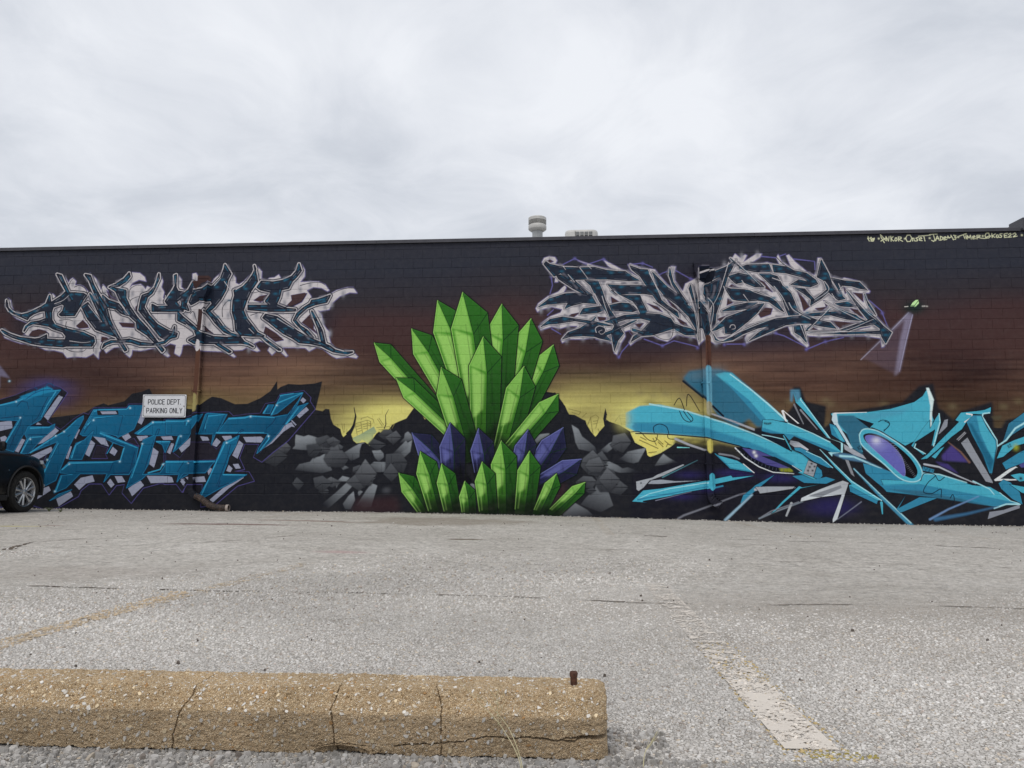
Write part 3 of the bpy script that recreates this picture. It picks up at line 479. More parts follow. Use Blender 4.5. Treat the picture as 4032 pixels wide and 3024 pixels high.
def silver_right():
    P('S', "2130,1200 2300,1060 2700,1050 3000,1010 3250,1040 3450,1180 3500,1330 3400,1350 2900,1390 2430,1390 2180,1300", (38, 36, 46), blur=30, a=0.75)
    for s in ("360,185 500,115 640,190 850,120 1000,230", "1140,190 1320,170 1440,220", "1520,310 1640,260", "1720,260 1900,360 1960,370", "215,340 230,440 200,540", "170,800 240,735", "220,965 330,1030", "1340,1090 1560,1170 1700,1110 1980,1180 1990,1200", "1150,1150 1070,1240 1030,1320"):
        L('E', s, LIL, 4.5, 3.5, blur=2.5)
    for s in ("610,90 770,105 900,60", "1000,120 1250,150 1255,250", "190,1150 400,1150", "740,1010 880,1050 1140,1180", "1150,1215 1380,1120 1600,1070", "1290,460 1290,560", "1590,880 1570,960", "1910,620 2060,750 2150,980", "1150,650 1180,740"):
        L('F', s, LIL, 4.5, 3.5, blur=2.5)
    B('E', "500,115 850,125 1320,175 1640,260 215,335 1560,1170 1985,1195 1030,1305 1900,360", 6, 6, LIL, .9); B('F', "1290,575 2070,775 1380,1120 1150,1215 400,1155 160,1155 780,1015", 6, 6, LIL, .9)
    sil = ("130,200 105,160 130,110 190,90 260,100 285,140 260,185 350,190 370,215 520,215 640,205 660,180 600,165 540,140 700,190 860,230 960,245 900,200 855,140 960,190 1060,245 1150,270 1270,340 1230,300 1170,250 1145,190 1170,175 1290,220 1400,240 1470,250 1530,330 1620,430 1700,500 1780,550 1700,420 1650,340 1640,270 1665,210 1720,215 1700,300 1710,380 1780,480 1810,510 1840,420 1980,350 1990,240 2185,230 2185,270 2260,240 2400,160 2420,90 2440,60 2500,110 2560,70 2580,80 2540,160 2620,110 2700,60 2760,60 2740,100 2600,190 2830,160 2900,180 2980,190 2940,110 2960,70 3000,150 3080,200 3120,220 3060,80 3090,70 3170,160 3300,270 3400,320 3430,250 3440,110 3480,110 3530,210 3590,330 3720,365 3760,350 3920,385 4070,510 4060,530 4000,530 4010,600 4100,750 4180,850 4330,1010 4280,1080 4240,1180 4215,1190 4200,1080 4000,1050 3700,1050 3480,1060 3300,1050 3330,1170 3310,1190 3200,1100 3120,1030 3080,930 2960,960 2900,1010 2760,1050 2600,1130 2580,1140 2560,1080 2600,1000 2700,930 2500,980 2300,1120 2200,1150 2150,1120 2140,1050 2080,1000 2060,1100 2020,1140 2005,1165 1980,1080 1800,1050 1740,1030 1620,1120 1520,1090 1440,1050 1330,1060 1240,1110 1175,1165 1155,1130 1200,1060 1290,1010 1160,980 1100,1000 1110,1060 1060,1140 1030,1220 1010,1280 980,1260 960,1150 880,1110 760,1090 740,1070 600,1090 420,1090 350,1135 335,1100 380,1030 480,990 540,930 430,930 330,960 220,940 90,980 65,940 120,880 200,820 330,770 350,730 220,700 100,730 50,760 30,720 60,660 180,570 300,520 380,440 395,470 360,540 440,530 520,510 500,480 400,430 320,360 290,400 260,400 270,330 200,290 150,230")
    dark = [('E', "125,180 150,150 190,180 300,205 380,220 560,225 740,220 880,255 1020,270 1110,270 1190,330 1280,380 1160,385 900,365 700,365 500,370 420,370 330,290 290,310 250,330 190,260"),
            ('E', "330,310 420,370 560,450 660,560 600,540 480,480 300,360 280,320"), ('E', "430,300 520,400 640,500 720,560 690,560 560,470 470,380"),
            ('E', "620,380 780,385 830,500 870,620 930,740 1000,840 1050,960 1090,1020 1020,1110 980,1230 960,1130 940,1010 980,930 920,840 880,760 800,640 740,540 690,440"),
            ('E', "900,430 1050,440 1150,440 1340,440 1380,470 1470,560 1330,540 1020,545 960,500"), ('E', "940,500 1010,550 1130,560 1290,560 1310,620 1380,760 1300,790 1250,690 1200,630 1060,560"),
            ('E', "1165,200 1290,245 1380,250 1430,360 1490,490 1550,620 1620,680 1740,760 1760,830 1640,740 1500,640 1370,450 1290,330 1190,250"),
            ('E', "1440,280 1530,370 1620,460 1760,560 1830,640 1880,690 1960,780 1990,920 1998,1100 1960,960 1880,820 1740,680 1580,560 1500,460"),
            ('E', "60,700 190,600 260,580 380,540 520,530 700,560 760,660 600,650 450,690 380,720 420,650 290,660 160,670"), ('E', "90,940 200,850 350,820 480,840 700,870 760,880 960,930 900,930 700,900 500,870 300,900 180,910"),
            ('E', "920,680 1060,650 1180,660 1260,740 1200,760 1040,750 950,750"), ('E', "600,720 820,690 850,740 780,770 640,780 560,790"),
            ('E', "350,1090 420,1010 560,960 700,870 760,820 700,920 780,900 850,940 870,1000 830,1020 880,1050 940,1110 800,1080 740,1060 600,1050 440,1060"),
            ('E', "860,880 1100,800 1340,780 1530,790 1660,840 1700,900 1810,940 1900,960 1970,1000 1960,1040 1840,1040 1760,1000 1700,960 1450,1040 1300,1050 1180,1120 1210,1060 1300,1000 1420,870 1300,840 1120,850 960,900"),
            ('E', "850,1020 1000,960 1180,880 1250,860 1100,940 940,1020 870,1050"), ('E', "1190,960 1400,1020 1330,1030 1200,990"), ('E', "1650,230 1690,400 1800,560 1870,660 1840,660 1760,560 1680,430 1640,320"),
            ('E', "1900,430 1950,640 1970,760 1920,600 1880,480"), ('E', "1940,440 1960,600 1990,760 1985,600"), ('E', "2050,460 2120,600 2100,600 2050,560"), ('E', "2010,770 2080,780 2110,900 2060,980 2010,960"),
            ('E', "1990,260 2180,240 2200,300 2060,400 2000,390"), ('E', "2060,440 2170,410 2150,590 2100,640 2045,560"), ('E', "2000,640 2050,700 2110,780 2140,1000 2080,1100 2050,1000 2005,800"), ('F', "-30,420 110,340 60,560 -20,720"),
            ('F', "40,270 190,210 300,130 250,240 200,330 140,540 60,780 50,900 20,960 -10,900 20,640 90,420 110,330 20,370 0,300"), ('F', "230,110 290,160 400,260 520,360 600,440 560,400 440,290 300,190"),
            ('F', "430,190 700,185 740,270 560,280 400,250 330,230"), ('F', "740,190 920,215 1000,260 1150,290 1260,370 1290,420 1200,460 1050,440 960,430 1060,370 1180,400 1100,340 900,290 760,280"),
            ('F', "210,330 330,290 470,320 600,420 640,460 530,460 380,400 300,420 240,370"), ('F', "150,450 230,480 400,490 560,520 720,590 790,640 880,760 840,740 700,640 560,620 440,630 260,620 220,560"),
            ('F', "580,300 700,300 800,330 860,440 960,530 1010,640 1060,790 940,810 900,720 860,600 800,500 720,430"), ('F', "1010,470 1130,480 1200,560 1250,610 1340,540 1400,490 1360,380 1280,340 1330,130 1420,300 1460,420 1520,520 1620,600 1540,620 1460,560 1420,520 1330,600 1200,680 1210,610 1120,540"),
            ('F', "1450,350 1620,385 1790,400 1880,490 1800,480 1700,450 1580,440 1540,500 1600,590"), ('F', "1500,660 1640,640 1760,690 1680,700 1560,690"), ('F', "1640,500 1760,640 1860,740 1990,830 2080,930 2180,1010 2110,1140 2060,1060 2040,960 1900,860 1800,740"),
            ('F', "1080,810 1200,780 1440,760 1590,750 1750,800 1830,870 1640,850 1450,800 1260,810"), ('F', "10,990 130,880 180,830 280,790 420,740 560,670 640,660 560,770 440,880 400,910 300,990 240,1030 170,1020 160,930 60,980"),
            ('F', "130,750 250,690 440,650 560,650 440,720 300,740"), ('F', "20,1020 60,1090 140,1110 260,1060 400,970 560,900 760,840 900,830 1080,800 1250,850 1440,890 1510,960 1300,930 1200,900 1040,900 900,920 780,970 620,1040 460,1110 560,1020 700,930 560,960 380,1030 260,1100 130,1120 50,1100"),
            ('F', "960,650 1000,720 1120,800 1260,850 1200,850 1060,770 980,700"), ('F', "1450,700 1300,850 1160,960 1150,990 1240,920 1400,770"), ('F', "1380,640 1500,710 1700,790 1860,870 1800,860 1600,760 1440,690"), ('F', "1000,930 1100,920 1140,1050 1150,1130 1080,1050 1010,1010"),
            ('F', "1140,990 1300,1000 1600,1010 2050,990 2060,1030 1900,1020 1600,1030 1200,1010"), ('F', "1560,980 1780,900 1960,840 2020,900 1800,940 1660,990"), ('F', "1850,540 1900,680 1990,800 1960,740 1880,620")]
    holes = [('E', "140,160 200,130 240,150 200,165"), ('E', "940,580 1040,640 950,660"), ('E', "1380,660 1500,700 1560,760 1460,720"), ('E', "770,820 880,830 870,860 800,870"), ('E', "1430,960 1480,900 1560,960 1500,1000"), ('E', "1160,1000 1250,1000 1200,1050"), ('E', "1720,820 1850,900 1880,960 1780,900"),
             ('E', "400,830 460,790 560,770 480,830"), ('E', "1230,910 1330,900 1280,960"), ('E', "1620,620 1720,700 1780,770 1700,720"), ('F', "560,360 640,400 740,520 660,480"), ('F', "220,450 330,490 380,490 250,430"), ('F', "200,600 190,680 260,650"), ('F', "560,770 640,710 740,720 720,790 600,830"),
             ('F', "1020,390 1130,400 1170,420 1060,430"), ('F', "1040,510 1120,600 1190,700 1120,750 1090,640"), ('F', "1360,620 1440,660 1390,700"), ('F', "1720,530 1830,540 1840,640"), ('F', "1260,720 1400,700 1320,760"), ('F', "1450,870 1780,900 1560,960 1520,930"), ('F', "1600,450 1640,510 1620,540"), ('F', "1700,970 1900,920 1920,940 1760,975"), ('F', "70,850 200,800 120,880"),
             ('F', "680,980 760,900 930,890 800,930"), ('F', "1180,970 1230,950 1290,980 1230,990"), ('F', "70,1075 200,1060 300,1010 180,1080"), ('F', "1680,720 1790,740 1840,830 1760,790")]
    grey = [('E', "200,140 460,400 550,400 660,470 840,410 960,390 1100,400 1240,410 870,520 930,600 1060,580 1120,600 420,740 560,710 700,690 640,800 820,790 980,780 1100,780 1240,790 420,930 560,900 300,930 1060,860 1150,850 1280,880 1440,580 1560,560 1660,640 1780,740 1840,800 1500,700 1640,760 1560,860 1660,900 1200,930 1300,920 1690,250 1690,340 1860,520 1900,600 1930,500 2030,740 2020,500 1060,1060 1030,1200 600,1070 400,1100 820,1100 900,1090 1500,1040 1640,1040 1740,1020 1900,1060 2080,1080 90,740 180,700 100,950"),
            ('F', "370,90 560,70 160,190 300,300 420,290 260,420 440,420 540,460 660,530 640,360 740,470 870,180 1070,260 900,340 1000,370 1120,400 1300,200 1300,280 1330,400 1380,500 1440,580 1480,630 1620,460 1740,470 1860,480 1680,560 1760,680 1840,780 1900,830 1560,690 1660,700 1060,510 1130,560 1190,640 1040,620 1060,700 830,740 880,790 660,680 460,780 380,860 140,780 300,760 240,620 400,620 60,420 1190,800 1340,810 1500,810 1640,830 1780,870 1900,920 1980,920 1300,1030 1500,1030 1700,1030 1900,1040 2080,1110 1010,960 1040,1030 1130,1110 680,870 840,850 520,990 430,1100 80,1030 60,1130 1230,940 1350,960 1480,970")]
    teal = [('E', "340,270 560,270 660,290 940,290 1150,310 740,420 790,470 1060,460 1270,470 1370,290 1440,420 1490,500 1590,450 1250,600 1310,700 1330,760 1120,690 640,740 210,610 700,620 180,890 380,850 720,990 1020,1020 1740,590 1890,700 1930,800 1740,980 1880,980 1220,980 2060,660 2130,620"), ('F', "520,210 640,210 830,240 1060,290 1240,390 320,350 460,350 320,540 600,600 680,330 900,540 920,460 1010,700 1380,300 1370,350 1450,490 1560,560 1650,650 1860,740 1920,790 2080,980 2110,1040 110,600 90,660 260,700 110,920 230,870 1130,880 1300,890 1050,960 1160,770 1620,770 760,590")]
    lines = [('E', "480,200 560,215"), ('E', "300,480 380,440"), ('E', "1450,640 1600,740 1700,860"), ('E', "1570,560 1700,680 1860,860 1960,990"), ('E', "1470,890 1600,930 1800,940"), ('E', "1660,860 1690,960 1660,1080 1560,1090 1460,1040"), ('F', "1580,440 1700,440 1850,480"), ('F', "1130,500 1200,600 1210,690"), ('F', "780,90 860,170 940,230")]
    lights = [('E', "560,225 660,360"), ('E', "650,190 700,240"), ('E', "1400,290 1540,560"), ('E', "830,570 870,700 920,840"), ('E', "1300,560 1380,700"), ('E', "360,210 390,250"), ('E', "420,310 500,400"), ('E', "760,1010 750,960 800,930 870,960 860,1010 820,1030 790,1000 830,980"), ('E', "1860,480 1960,800 1995,1150"), ('E', "1960,430 1990,600 1990,1100"), ('E', "2110,590 2180,700 2140,980"), ('E', "980,510 1050,570 1200,680"), ('E', "740,540 800,660"),
              ('F', "210,160 100,520 20,680"), ('F', "250,100 400,250 600,440"), ('F', "710,190 750,280"), ('F', "740,350 900,420 1000,560 1100,760"), ('F', "760,450 860,580 940,740"), ('F', "1370,390 1420,500 1250,620"), ('F', "150,450 260,620 640,640"), ('F', "390,550 450,630"), ('F', "225,950 240,920 280,920 290,960 250,970"), ('F', "940,650 1000,740 1200,850"), ('F', "1460,540 1510,620"), ('F', "1540,420 1600,560"), ('F', "1450,700 1170,980"), ('F', "1360,640 1620,770 1840,880"), ('F', "20,1010 120,1110 300,1020 760,840 1080,800"), ('F', "1080,920 1150,1100"), ('F', "370,380 480,500 720,580"), ('F', "1640,490 1860,740 1990,850"), ('F', "1150,1000 1560,1000 1960,850")]
    silver_common([('E', sil)], dark, holes, grey, teal, lines, lights, ((92, 90, 100), 13, 8.5))

def onset_piece():
    # black body with violet keyline
    for s in ("-60,240 180,170 420,70 560,20 720,80 800,140 720,260 560,480 620,520 720,580 880,450 990,380 1050,400 1110,320 1500,320 1530,275 1700,275 1690,300 2200,300 2200,440 2250,440 2200,1240 2172,1320 2100,1225 1900,1215 1700,1270 1560,1450 1450,1330 1480,1225 1380,1240 1295,1350 1210,1220 1060,1220 960,1300 930,1370 700,1500 560,1530 400,1480 -60,1500",):
        P('C', s, BLK, rim=PUR, rimw=4, rimblur=2)
    P('D', "-40,500 230,470 330,425 700,410 750,460 900,440 1060,430 1120,320 1240,300 1290,210 1560,170 1640,250 1630,290 1690,380 1380,740 1200,880 1080,985 985,930 1050,780 880,780 820,940 880,1070 760,1095 930,1100 990,1205 800,1260 540,1480 380,1500 400,1240 220,1240 165,1330 100,1240 -40,1240", BLK, rim=PUR, rimw=4, rimblur=2)
    P('D', "-20,760 60,880 140,940 270,760 470,760 560,840 640,770 550,960 330,965 -20,970", (34, 32, 40), rim=PUR, rimw=3)
    P('C', "1090,920 1150,755 1285,795 1250,870 1275,920", (34, 32, 40), rim=PUR, rimw=3); P('C', "1500,720 1590,680 1650,775", (34, 32, 40), rim=PUR, rimw=3); P('C', "455,945 550,880 520,945", (34, 32, 40), rim=PUR, rimw=2)
    B('C', "420,60 520,20 650,40", 60, 22, (64, 62, 110), .35)
    # grey 3d blocks
    for reg, s in (('C', "-20,490 140,470 150,560 -20,600"), ('C', "0,670 60,650 100,690 20,740"), ('C', "520,420 700,170 750,190 570,470"), ('C', "465,430 590,170 610,180 500,400"), ('C', "170,830 250,680 300,700 220,850"), ('C', "430,760 640,540 700,590 560,720"), ('C', "425,520 450,490 500,520"),
                   ('C', "360,890 610,780 630,830 440,940"), ('C', "860,660 920,560 950,580 900,690"), ('C', "780,920 830,770 855,780 810,930"), ('C', "1190,360 1380,355 1400,390 1210,395"), ('C', "1150,370 1165,370 1180,400 1165,400"), ('C', "1610,480 1690,300 1740,330 1740,400 1680,520"), ('C', "1440,650 1520,615 1560,670 1490,715"),
                   ('C', "1010,870 1080,700 1130,740 1060,900"), ('C', "1110,660 1250,680 1295,780 1200,750 1150,740"), ('C', "1300,850 1340,780 1395,830 1360,890"), ('C', "1620,655 1750,650 1780,690 1660,715"), ('C', "1905,660 2040,655 2060,700 1940,700"), ('C', "1980,850 2030,740 2065,740 2020,870"), ('C', "2120,800 2200,700 2230,760 2170,850"), ('C', "1760,980 1820,790 1885,840 1830,1030"),
                   ('C', "430,1300 580,1250 605,1300 420,1420"), ('C', "880,1230 960,1150 1100,1120 1125,1195 1020,1220 940,1295"), ('C', "670,1400 840,1310 870,1370 700,1490"), ('C', "1270,1210 1310,1160 1360,1230 1320,1270"), ('C', "1360,1130 1450,1130 1490,1200 1400,1210"), ('C', "1520,1280 1660,1170 1710,1240 1570,1370"), ('C', "1740,1125 2020,1130 2045,1205 1790,1215"), ('C', "2140,1160 2190,1160 2190,1260"),
                   ('D', "120,820 270,700 290,730 250,800 160,880"), ('D', "0,880 40,770 75,780 30,900"), ('D', "370,690 460,700 480,740 400,745"), ('D', "505,790 560,710 610,755 560,815"), ('D', "620,690 730,685 745,725 660,745"), ('D', "865,700 1070,695 1100,720 1070,765 900,760"), ('D', "740,910 820,740 870,780 800,950"), ('D', "670,1090 700,1020 745,1060 720,1105"), ('D', "745,1010 810,1005 840,1060 780,1065"),
                   ('D', "450,1080 490,1050 515,1070 470,1140"), ('D', "200,1160 250,1155 250,1210"), ('D', "315,1160 420,1150 440,1215 320,1220"), ('D', "145,1210 170,1175 205,1220 180,1260"), ('D', "0,1150 50,1160 70,1220 0,1225"), ('D', "480,1420 640,1280 820,1170 880,1140 870,1170 700,1290 520,1450"), ('D', "1520,280 1550,245 1590,280 1555,315"), ('D', "1475,450 1590,355 1620,390 1510,485"), ('D', "1150,430 1190,360 1205,365 1170,435"),
                   ('D', "1040,920 1100,820 1250,680 1350,560 1420,530 1460,590 1420,580 1330,640 1200,770 1090,840"), ('D', "530,455 620,455 630,470 540,470"), ('D', "1410,510 1425,505 1480,560 1465,570")):
        P(reg, s, GRY, rim=(12, 14, 26), rimw=3)
    def slab(reg, s, hl=(), dl=()):
        q = parse(s); ys = [p[1] for p in q]; xs_ = [p[0] for p in q]
        P(reg, s, (24, 98, 134), rim=BDK, rimw=6, rimblur=1.5, grad=(min(xs_), min(ys), min(xs_) + (max(xs_) - min(xs_)) * .25, max(ys), (12, 62, 92)))
        L(reg, q + [q[0]], (40, 130, 168), 2.0, blur=2, a=0.8)
        for h in hl: L(reg, h, BLL, 5, 2.5, blur=3)
        for h in dl: L(reg, h, BDK, 2.2, 1.6)
    slab('C', "-60,300 180,235 400,120 720,105 640,200 480,460 330,540 160,840 20,800 210,470 -60,460", ["-60,300 190,245 420,150 700,110", "660,130 560,280 490,420", "40,780 210,500 240,440"], ["10,440 200,420 260,420 240,520 150,700 110,800", "570,190 440,440 380,490", "200,300 250,240 320,250 340,330"])
    P('C', "230,190 330,150 420,130 470,100 560,60 620,90 640,120 400,190 300,230", BLM, blur=2)
    for s in ("420,130 440,90 410,80", "540,70 560,40 600,30 640,60", "300,220 400,150 500,110 600,100"): L('C', s, (24, 70, 110), 3, sm=1)
    slab('C', "290,630 330,540 580,545 650,510 640,560 500,680 340,860 240,860 320,680", ["360,560 590,550", "250,850 340,690 360,670 500,660"], ["330,640 560,635"])
    slab('C', "330,860 640,660 740,620 920,450 990,410 990,450 900,620 830,760 660,1180 480,1270 455,1230 540,1000 600,870 680,720", ["360,850 650,660 760,600 900,470", "470,1200 580,960 690,740"], ["560,970 620,900 690,760", "680,1150 760,950 830,780", "830,640 800,660"])
    slab('C', "950,630 1110,340 1160,335 1510,330 1530,290 1690,290 1650,430 1590,570 1520,610 1400,670 1380,650 1190,600 1640,790 1600,1000 1530,1110 1310,1110 1230,1200 1270,1100 950,1100 870,1180 780,1270 640,1330 720,1120 860,1110 710,1090 720,1060 820,960 1350,955 1430,940 1480,780 1100,650 980,650", ["1000,560 1110,360 1180,345 1500,335 1540,300", "1040,520 1120,440 1470,410", "740,1050 830,975 1340,965", "1190,620 1620,790", "1470,800 1420,960", "660,1310 730,1130"], ["1000,610 1100,450 1460,410 1400,640", "1190,650 1480,770", "1110,360 1020,520 960,620", "1340,970 1300,1080 900,1075", "1600,830 1540,1080 1340,1100"])
    P('C', "1150,350 1400,350 1410,400 1160,405", BLK); P('C', "1190,362 1375,358 1395,392 1212,395", GRY)
    P('C', "1085,910 1010,870 1080,700 1100,660 1250,690 1390,760 1460,790 1410,930", BLK); P('C', "1010,870 1080,700 1130,740 1060,900", GRY, rim=BDK, rimw=2); P('C', "1110,660 1250,680 1295,780 1200,750", GRY, rim=BDK, rimw=2); P('C', "1300,850 1340,780 1395,830 1360,890", GRY, rim=BDK, rimw=2)
    P('C', "1090,920 1150,760 1280,795 1250,870 1275,920", (36, 33, 42), rim=PUR, rimw=2.5)
    L('C', "1340,740 1270,860", BLM, 4)
    slab('C', "820,930 900,740 1000,700 1110,590 1080,680 970,930", ["850,910 900,760 960,720"], [])
    slab('C', "1600,620 1810,480 2250,475 2250,620 2180,650 2000,640 1850,650 1810,790 1760,990 1690,1110 1900,1090 1990,960 2250,955 2250,1100 2100,1180 2120,1110 1740,1110 1690,1160 1500,1270 1560,1100 1640,900 1700,700 1840,640 1640,635", ["1640,620 1820,490 2240,485", "1690,750 1650,900 1560,1150", "1760,1090 1900,1050 1940,980 2240,965", "2130,640 2080,800"], ["1870,640 1895,570 1870,570 1840,650", "1830,700 1760,900 1710,1070", "1790,530 1690,600"])
    slab('C', "1850,715 2020,715 1960,850 1930,760", ["1860,720 2010,720"], [])
    slab('D', "-20,505 195,505 220,490 280,480 400,435 330,560 270,640 230,720 90,850 60,870 120,690 150,670 -20,665", ["-20,520 190,520 230,505", "210,560 230,510 270,500", "130,690 80,840"], ["200,560 195,520"])
    slab('D', "350,665 430,440 460,425 680,440 620,560 545,665 500,790 520,665", ["430,600 460,460 650,440"], ["400,630 460,440 430,640", "560,650 650,450"])
    slab('D', "560,660 700,480 870,470 950,455 1220,470 1380,440 1500,280 1550,190 1300,220 1250,310 1180,450 1250,430 1550,190 1460,380 1390,480 1280,640 1180,750 1090,830 1020,890 1040,830 1100,740 1150,660 1060,655", ["700,490 880,480 950,460 1220,475", "1190,440 1260,310 1540,195", "1290,225 1440,200", "1150,680 1160,720 1060,850", "560,650 1100,650"], ["1240,480 1200,540 1130,600", "800,660 850,610 870,620 830,650", "1450,330 1370,480 1320,560", "1500,340 1340,560"])
    slab('D', "1090,430 1150,330 1215,330 1170,430", ["1100,420 1150,340"], []); slab('D', "1340,560 1490,350 1610,310 1490,430 1380,530", ["1360,550 1500,360"], [])
    slab('D', "-20,975 250,975 550,970 510,1010 430,1110 180,1115 105,1215 130,1115 -20,1110", ["-20,985 240,985", "330,985 540,980"], ["180,990 110,1100", "270,980 260,1110"])
    slab('D', "640,760 740,720 820,680 780,800 700,930 680,1010 630,1130 905,1130 720,1230 560,1310 400,1400 350,1390 470,1180 560,960", ["650,780 560,980 380,1380", "640,1130 880,1135", "670,770 790,710"], ["720,790 680,940 590,1180 560,1260", "600,1200 580,1270 700,1230"])
    slab('C', "590,1420 700,1340 850,1290 700,1370", [], [])
    for reg, s in (('C', "190,245 240,435 360,690 660,650 560,935 820,985 1110,465 1545,320 1420,955 650,1310 1690,745 1815,490 1935,990 760,600 110,0"), ('D', "235,515 235,995 950,465 1250,335 1155,690 675,765 390,1390 150,690")):
        B(reg, s, 5.5, 4.5, (120, 180, 205), .6); B(reg, s, 2.4, 2.4, WHT, .75)

def machine_piece():
    # dark halo behind
    P('G', "560,120 700,190 1000,500 860,520 300,380 200,400 620,430 900,560 1300,700 1300,600", BLK, blur=8, a=.85)
    P('H', "-200,600 200,500 400,250 330,120 420,120 480,280 700,330 680,560 740,520 760,400 900,390 1659,280 1659,250 1659,1659 -200,1659", BLK, blur=3)
    P('I', "-10,330 200,290 380,110 540,80 570,260 600,360 640,370 760,480 830,390 1180,280 1200,560 1260,600 1330,480 1526,440 1600,400 1760,560 1900,800 1860,1100 1960,1300 1760,1659 -10,1659", BLK, blur=4)
    P('G', "700,880 1500,900 1838,1250 1838,1580 100,1560 130,1120 400,1050", (26, 26, 34), blur=6, a=.9)
    P('G', "560,745 860,775 1200,850 1300,920 1000,930 700,900 540,830", BLK, blur=5, a=.92); B('G', "640,775 760,790 900,810", 22, 7, (176, 166, 88), .5)
    B('G', "700,1120 860,1260 1100,1100 620,1340 1200,1120 1650,1160", 55, 14, VDK, .8); B('H', "760,1400 860,1440 640,1440", 60, 26, VDK, .7); B('H', "120,1100 250,1000", 30, 14, VDK, .7)
    # big fading beam and tail
    P('G', "640,150 700,80 860,60 1000,60 1120,90 1300,240 1480,390 1660,580 1500,640 1380,640 1300,560 1180,640 1000,540 860,350 700,220", CYD, blur=4, rim=None)
    P('G', "960,110 1060,90 1130,100 1300,250 1480,400 1660,580 1480,580 1330,420 1120,240", CYA, blur=2)
    P('G', "1050,170 1300,370 1480,580 1420,580 1260,400", CYM, blur=1)
    P('G', "620,130 960,30 1100,60 980,110 760,170", (96, 112, 120), blur=14, a=.55)
    L('G', "1110,110 1300,250 1480,400 1680,580", CYL, 4, 7, blur=3); L('G', "640,180 850,350 1040,530", (14, 18, 28), 9, 7, blur=3)
    P('G', "60,500 200,430 400,415 640,470 860,540 1060,600 1300,700 1838,920 2000,1060 2010,1200 1740,1070 1500,960 1200,830 860,740 500,710 160,690 60,640", CYA, blur=2)
    P('G', "150,600 500,600 860,650 1200,750 1500,870 1760,1010 1740,1070 1500,960 1200,830 860,740 500,710 160,690 120,640", CYM, blur=3)
    B('G', "30,520 30,600", 26, 30, (176, 172, 106), .6)
    L('G', "300,410 640,470 860,540 1060,600 1350,710 1700,860", CYL, 5, 4, blur=4); L('G', "160,705 500,715 860,745 1200,830 1500,960 1740,1070", (16, 24, 36), 4, 5, blur=2)
    L('G', "640,165 860,350", (40, 80, 100), 4, blur=8, a=.5)
    for s in ("345,700 340,640 400,610 470,640 495,720", "600,480 640,560 700,590 735,560 680,490", "640,480 680,540 715,580", "545,420 600,350 650,470", "670,430 690,310 800,480", "110,690 200,690 290,770 360,780 380,720", "480,720 500,760 640,760"): L('G', s, (14, 16, 24), 2.6, sm=1)
    # silver struts under the beam
    for reg, s, w in (('G', "560,760 700,820 850,870", 9), ('G', "930,510 1100,570 1350,670", 6), ('G', "1110,570 1350,660", 5)): L(reg, s, (150, 152, 160), w, w * .8, blur=3)
    L('G', "580,845 700,848", (120, 200, 200), 5, 2); P('G', "870,780 930,790 930,880 875,880", (190, 180, 90), blur=1)
    # left lens
    P('G', "1150,840 1300,850 1600,980 1760,1070 1740,1110 1560,1105 1400,1040 1260,960", (18, 20, 28)); P('G', "1230,850 1400,880 1600,970 1730,1050 1640,1060 1480,1020 1330,950", (70, 68, 124), rim=(24, 24, 50), rimw=3)
    P('G', "1600,1055 1740,1055 1740,1095 1620,1090", (120, 126, 40), blur=2); L('G', "1160,850 1260,950 1400,1040 1540,1095 1750,1110", (200, 204, 206), 5, 3); B('G', "1350,895 1368,930", 6, 6, WHT, .9)
    for k in range(14): x = 1180 + k * 36; y = 860 + k * 16 + 34 * math.sin(k / 4.2); L('G', [(x, y), (x - 6, y + 26)], (70, 78, 88), 1.8)
    # cyan wing below, struts
    for s in ("950,905 1000,930 1180,980 1230,1010 1350,1100 1110,1060 1040,990",): P('G', s, CYA, rim=(12, 16, 24), rimw=3); L('G', "960,910 1110,1050 1330,1090", CYM, 4)
    L('G', "1000,910 1130,930 1200,960", (120, 122, 130), 7, 5, blur=3); L('G', "1240,1010 1350,1100", WHT, 3)
    P('G', "165,1190 330,1150 380,1120 640,1015 650,1025 440,1130 300,1180 240,1250 190,1285 170,1270", (150, 154, 160), rim=(14, 16, 22), rimw=2.5)
    P('G', "285,1215 310,1180 420,1170 560,1185 830,1180 560,1200 400,1215", (140, 146, 156), rim=(14, 16, 22), rimw=2); B('G', "213,1203 305,1183", 3, 3, BLK, 1)
    P('G', "125,1390 235,1280 420,1260 700,1210 880,1180 1120,1130 1135,1150 1300,1135 1360,1130 960,1215 940,1250 700,1290 480,1340 230,1385 240,1400 270,1400", CYA, rim=(12, 20, 30), rimw=3); L('G', "170,1370 300,1310 500,1260 880,1200", CYL, 2, 4, blur=2); L('G', "180,1370 400,1330 880,1240", CYM, 7, 4, blur=2)
    P('G', "950,1245 1040,1225 1045,1240 960,1260", CYM); L('G', "430,1145 780,975", (70, 120, 130), 5, 1.5, blur=3); L('G', "360,1380 600,1320 720,1290", (120, 122, 140), 3, 1.5, blur=2)
    L('G', "590,1560 640,1530 860,1450 1200,1320 1290,1300", (110, 112, 122), 7, 4, blur=5); P('G', "1215,1400 1240,1330 1330,1260 1360,1230 1560,1120 1370,1280 1330,1310 1220,1410", CYM, rim=(10, 14, 22), rimw=2)
    L('G', "1060,1575 1330,1320", (140, 172, 190), 10, 6, blur=6); L('G', "1360,1270 1480,1250 1760,1250", (160, 164, 172), 9, 3, blur=3); L('G', "1400,1560 1540,1500 1838,1390", (120, 130, 140), 6, 4, blur=4)
    P('G', "1360,1245 1480,1240 1760,1240 1740,1262 1560,1290 1410,1310 1400,1290", (150, 154, 160), rim=(10, 12, 18), rimw=3)
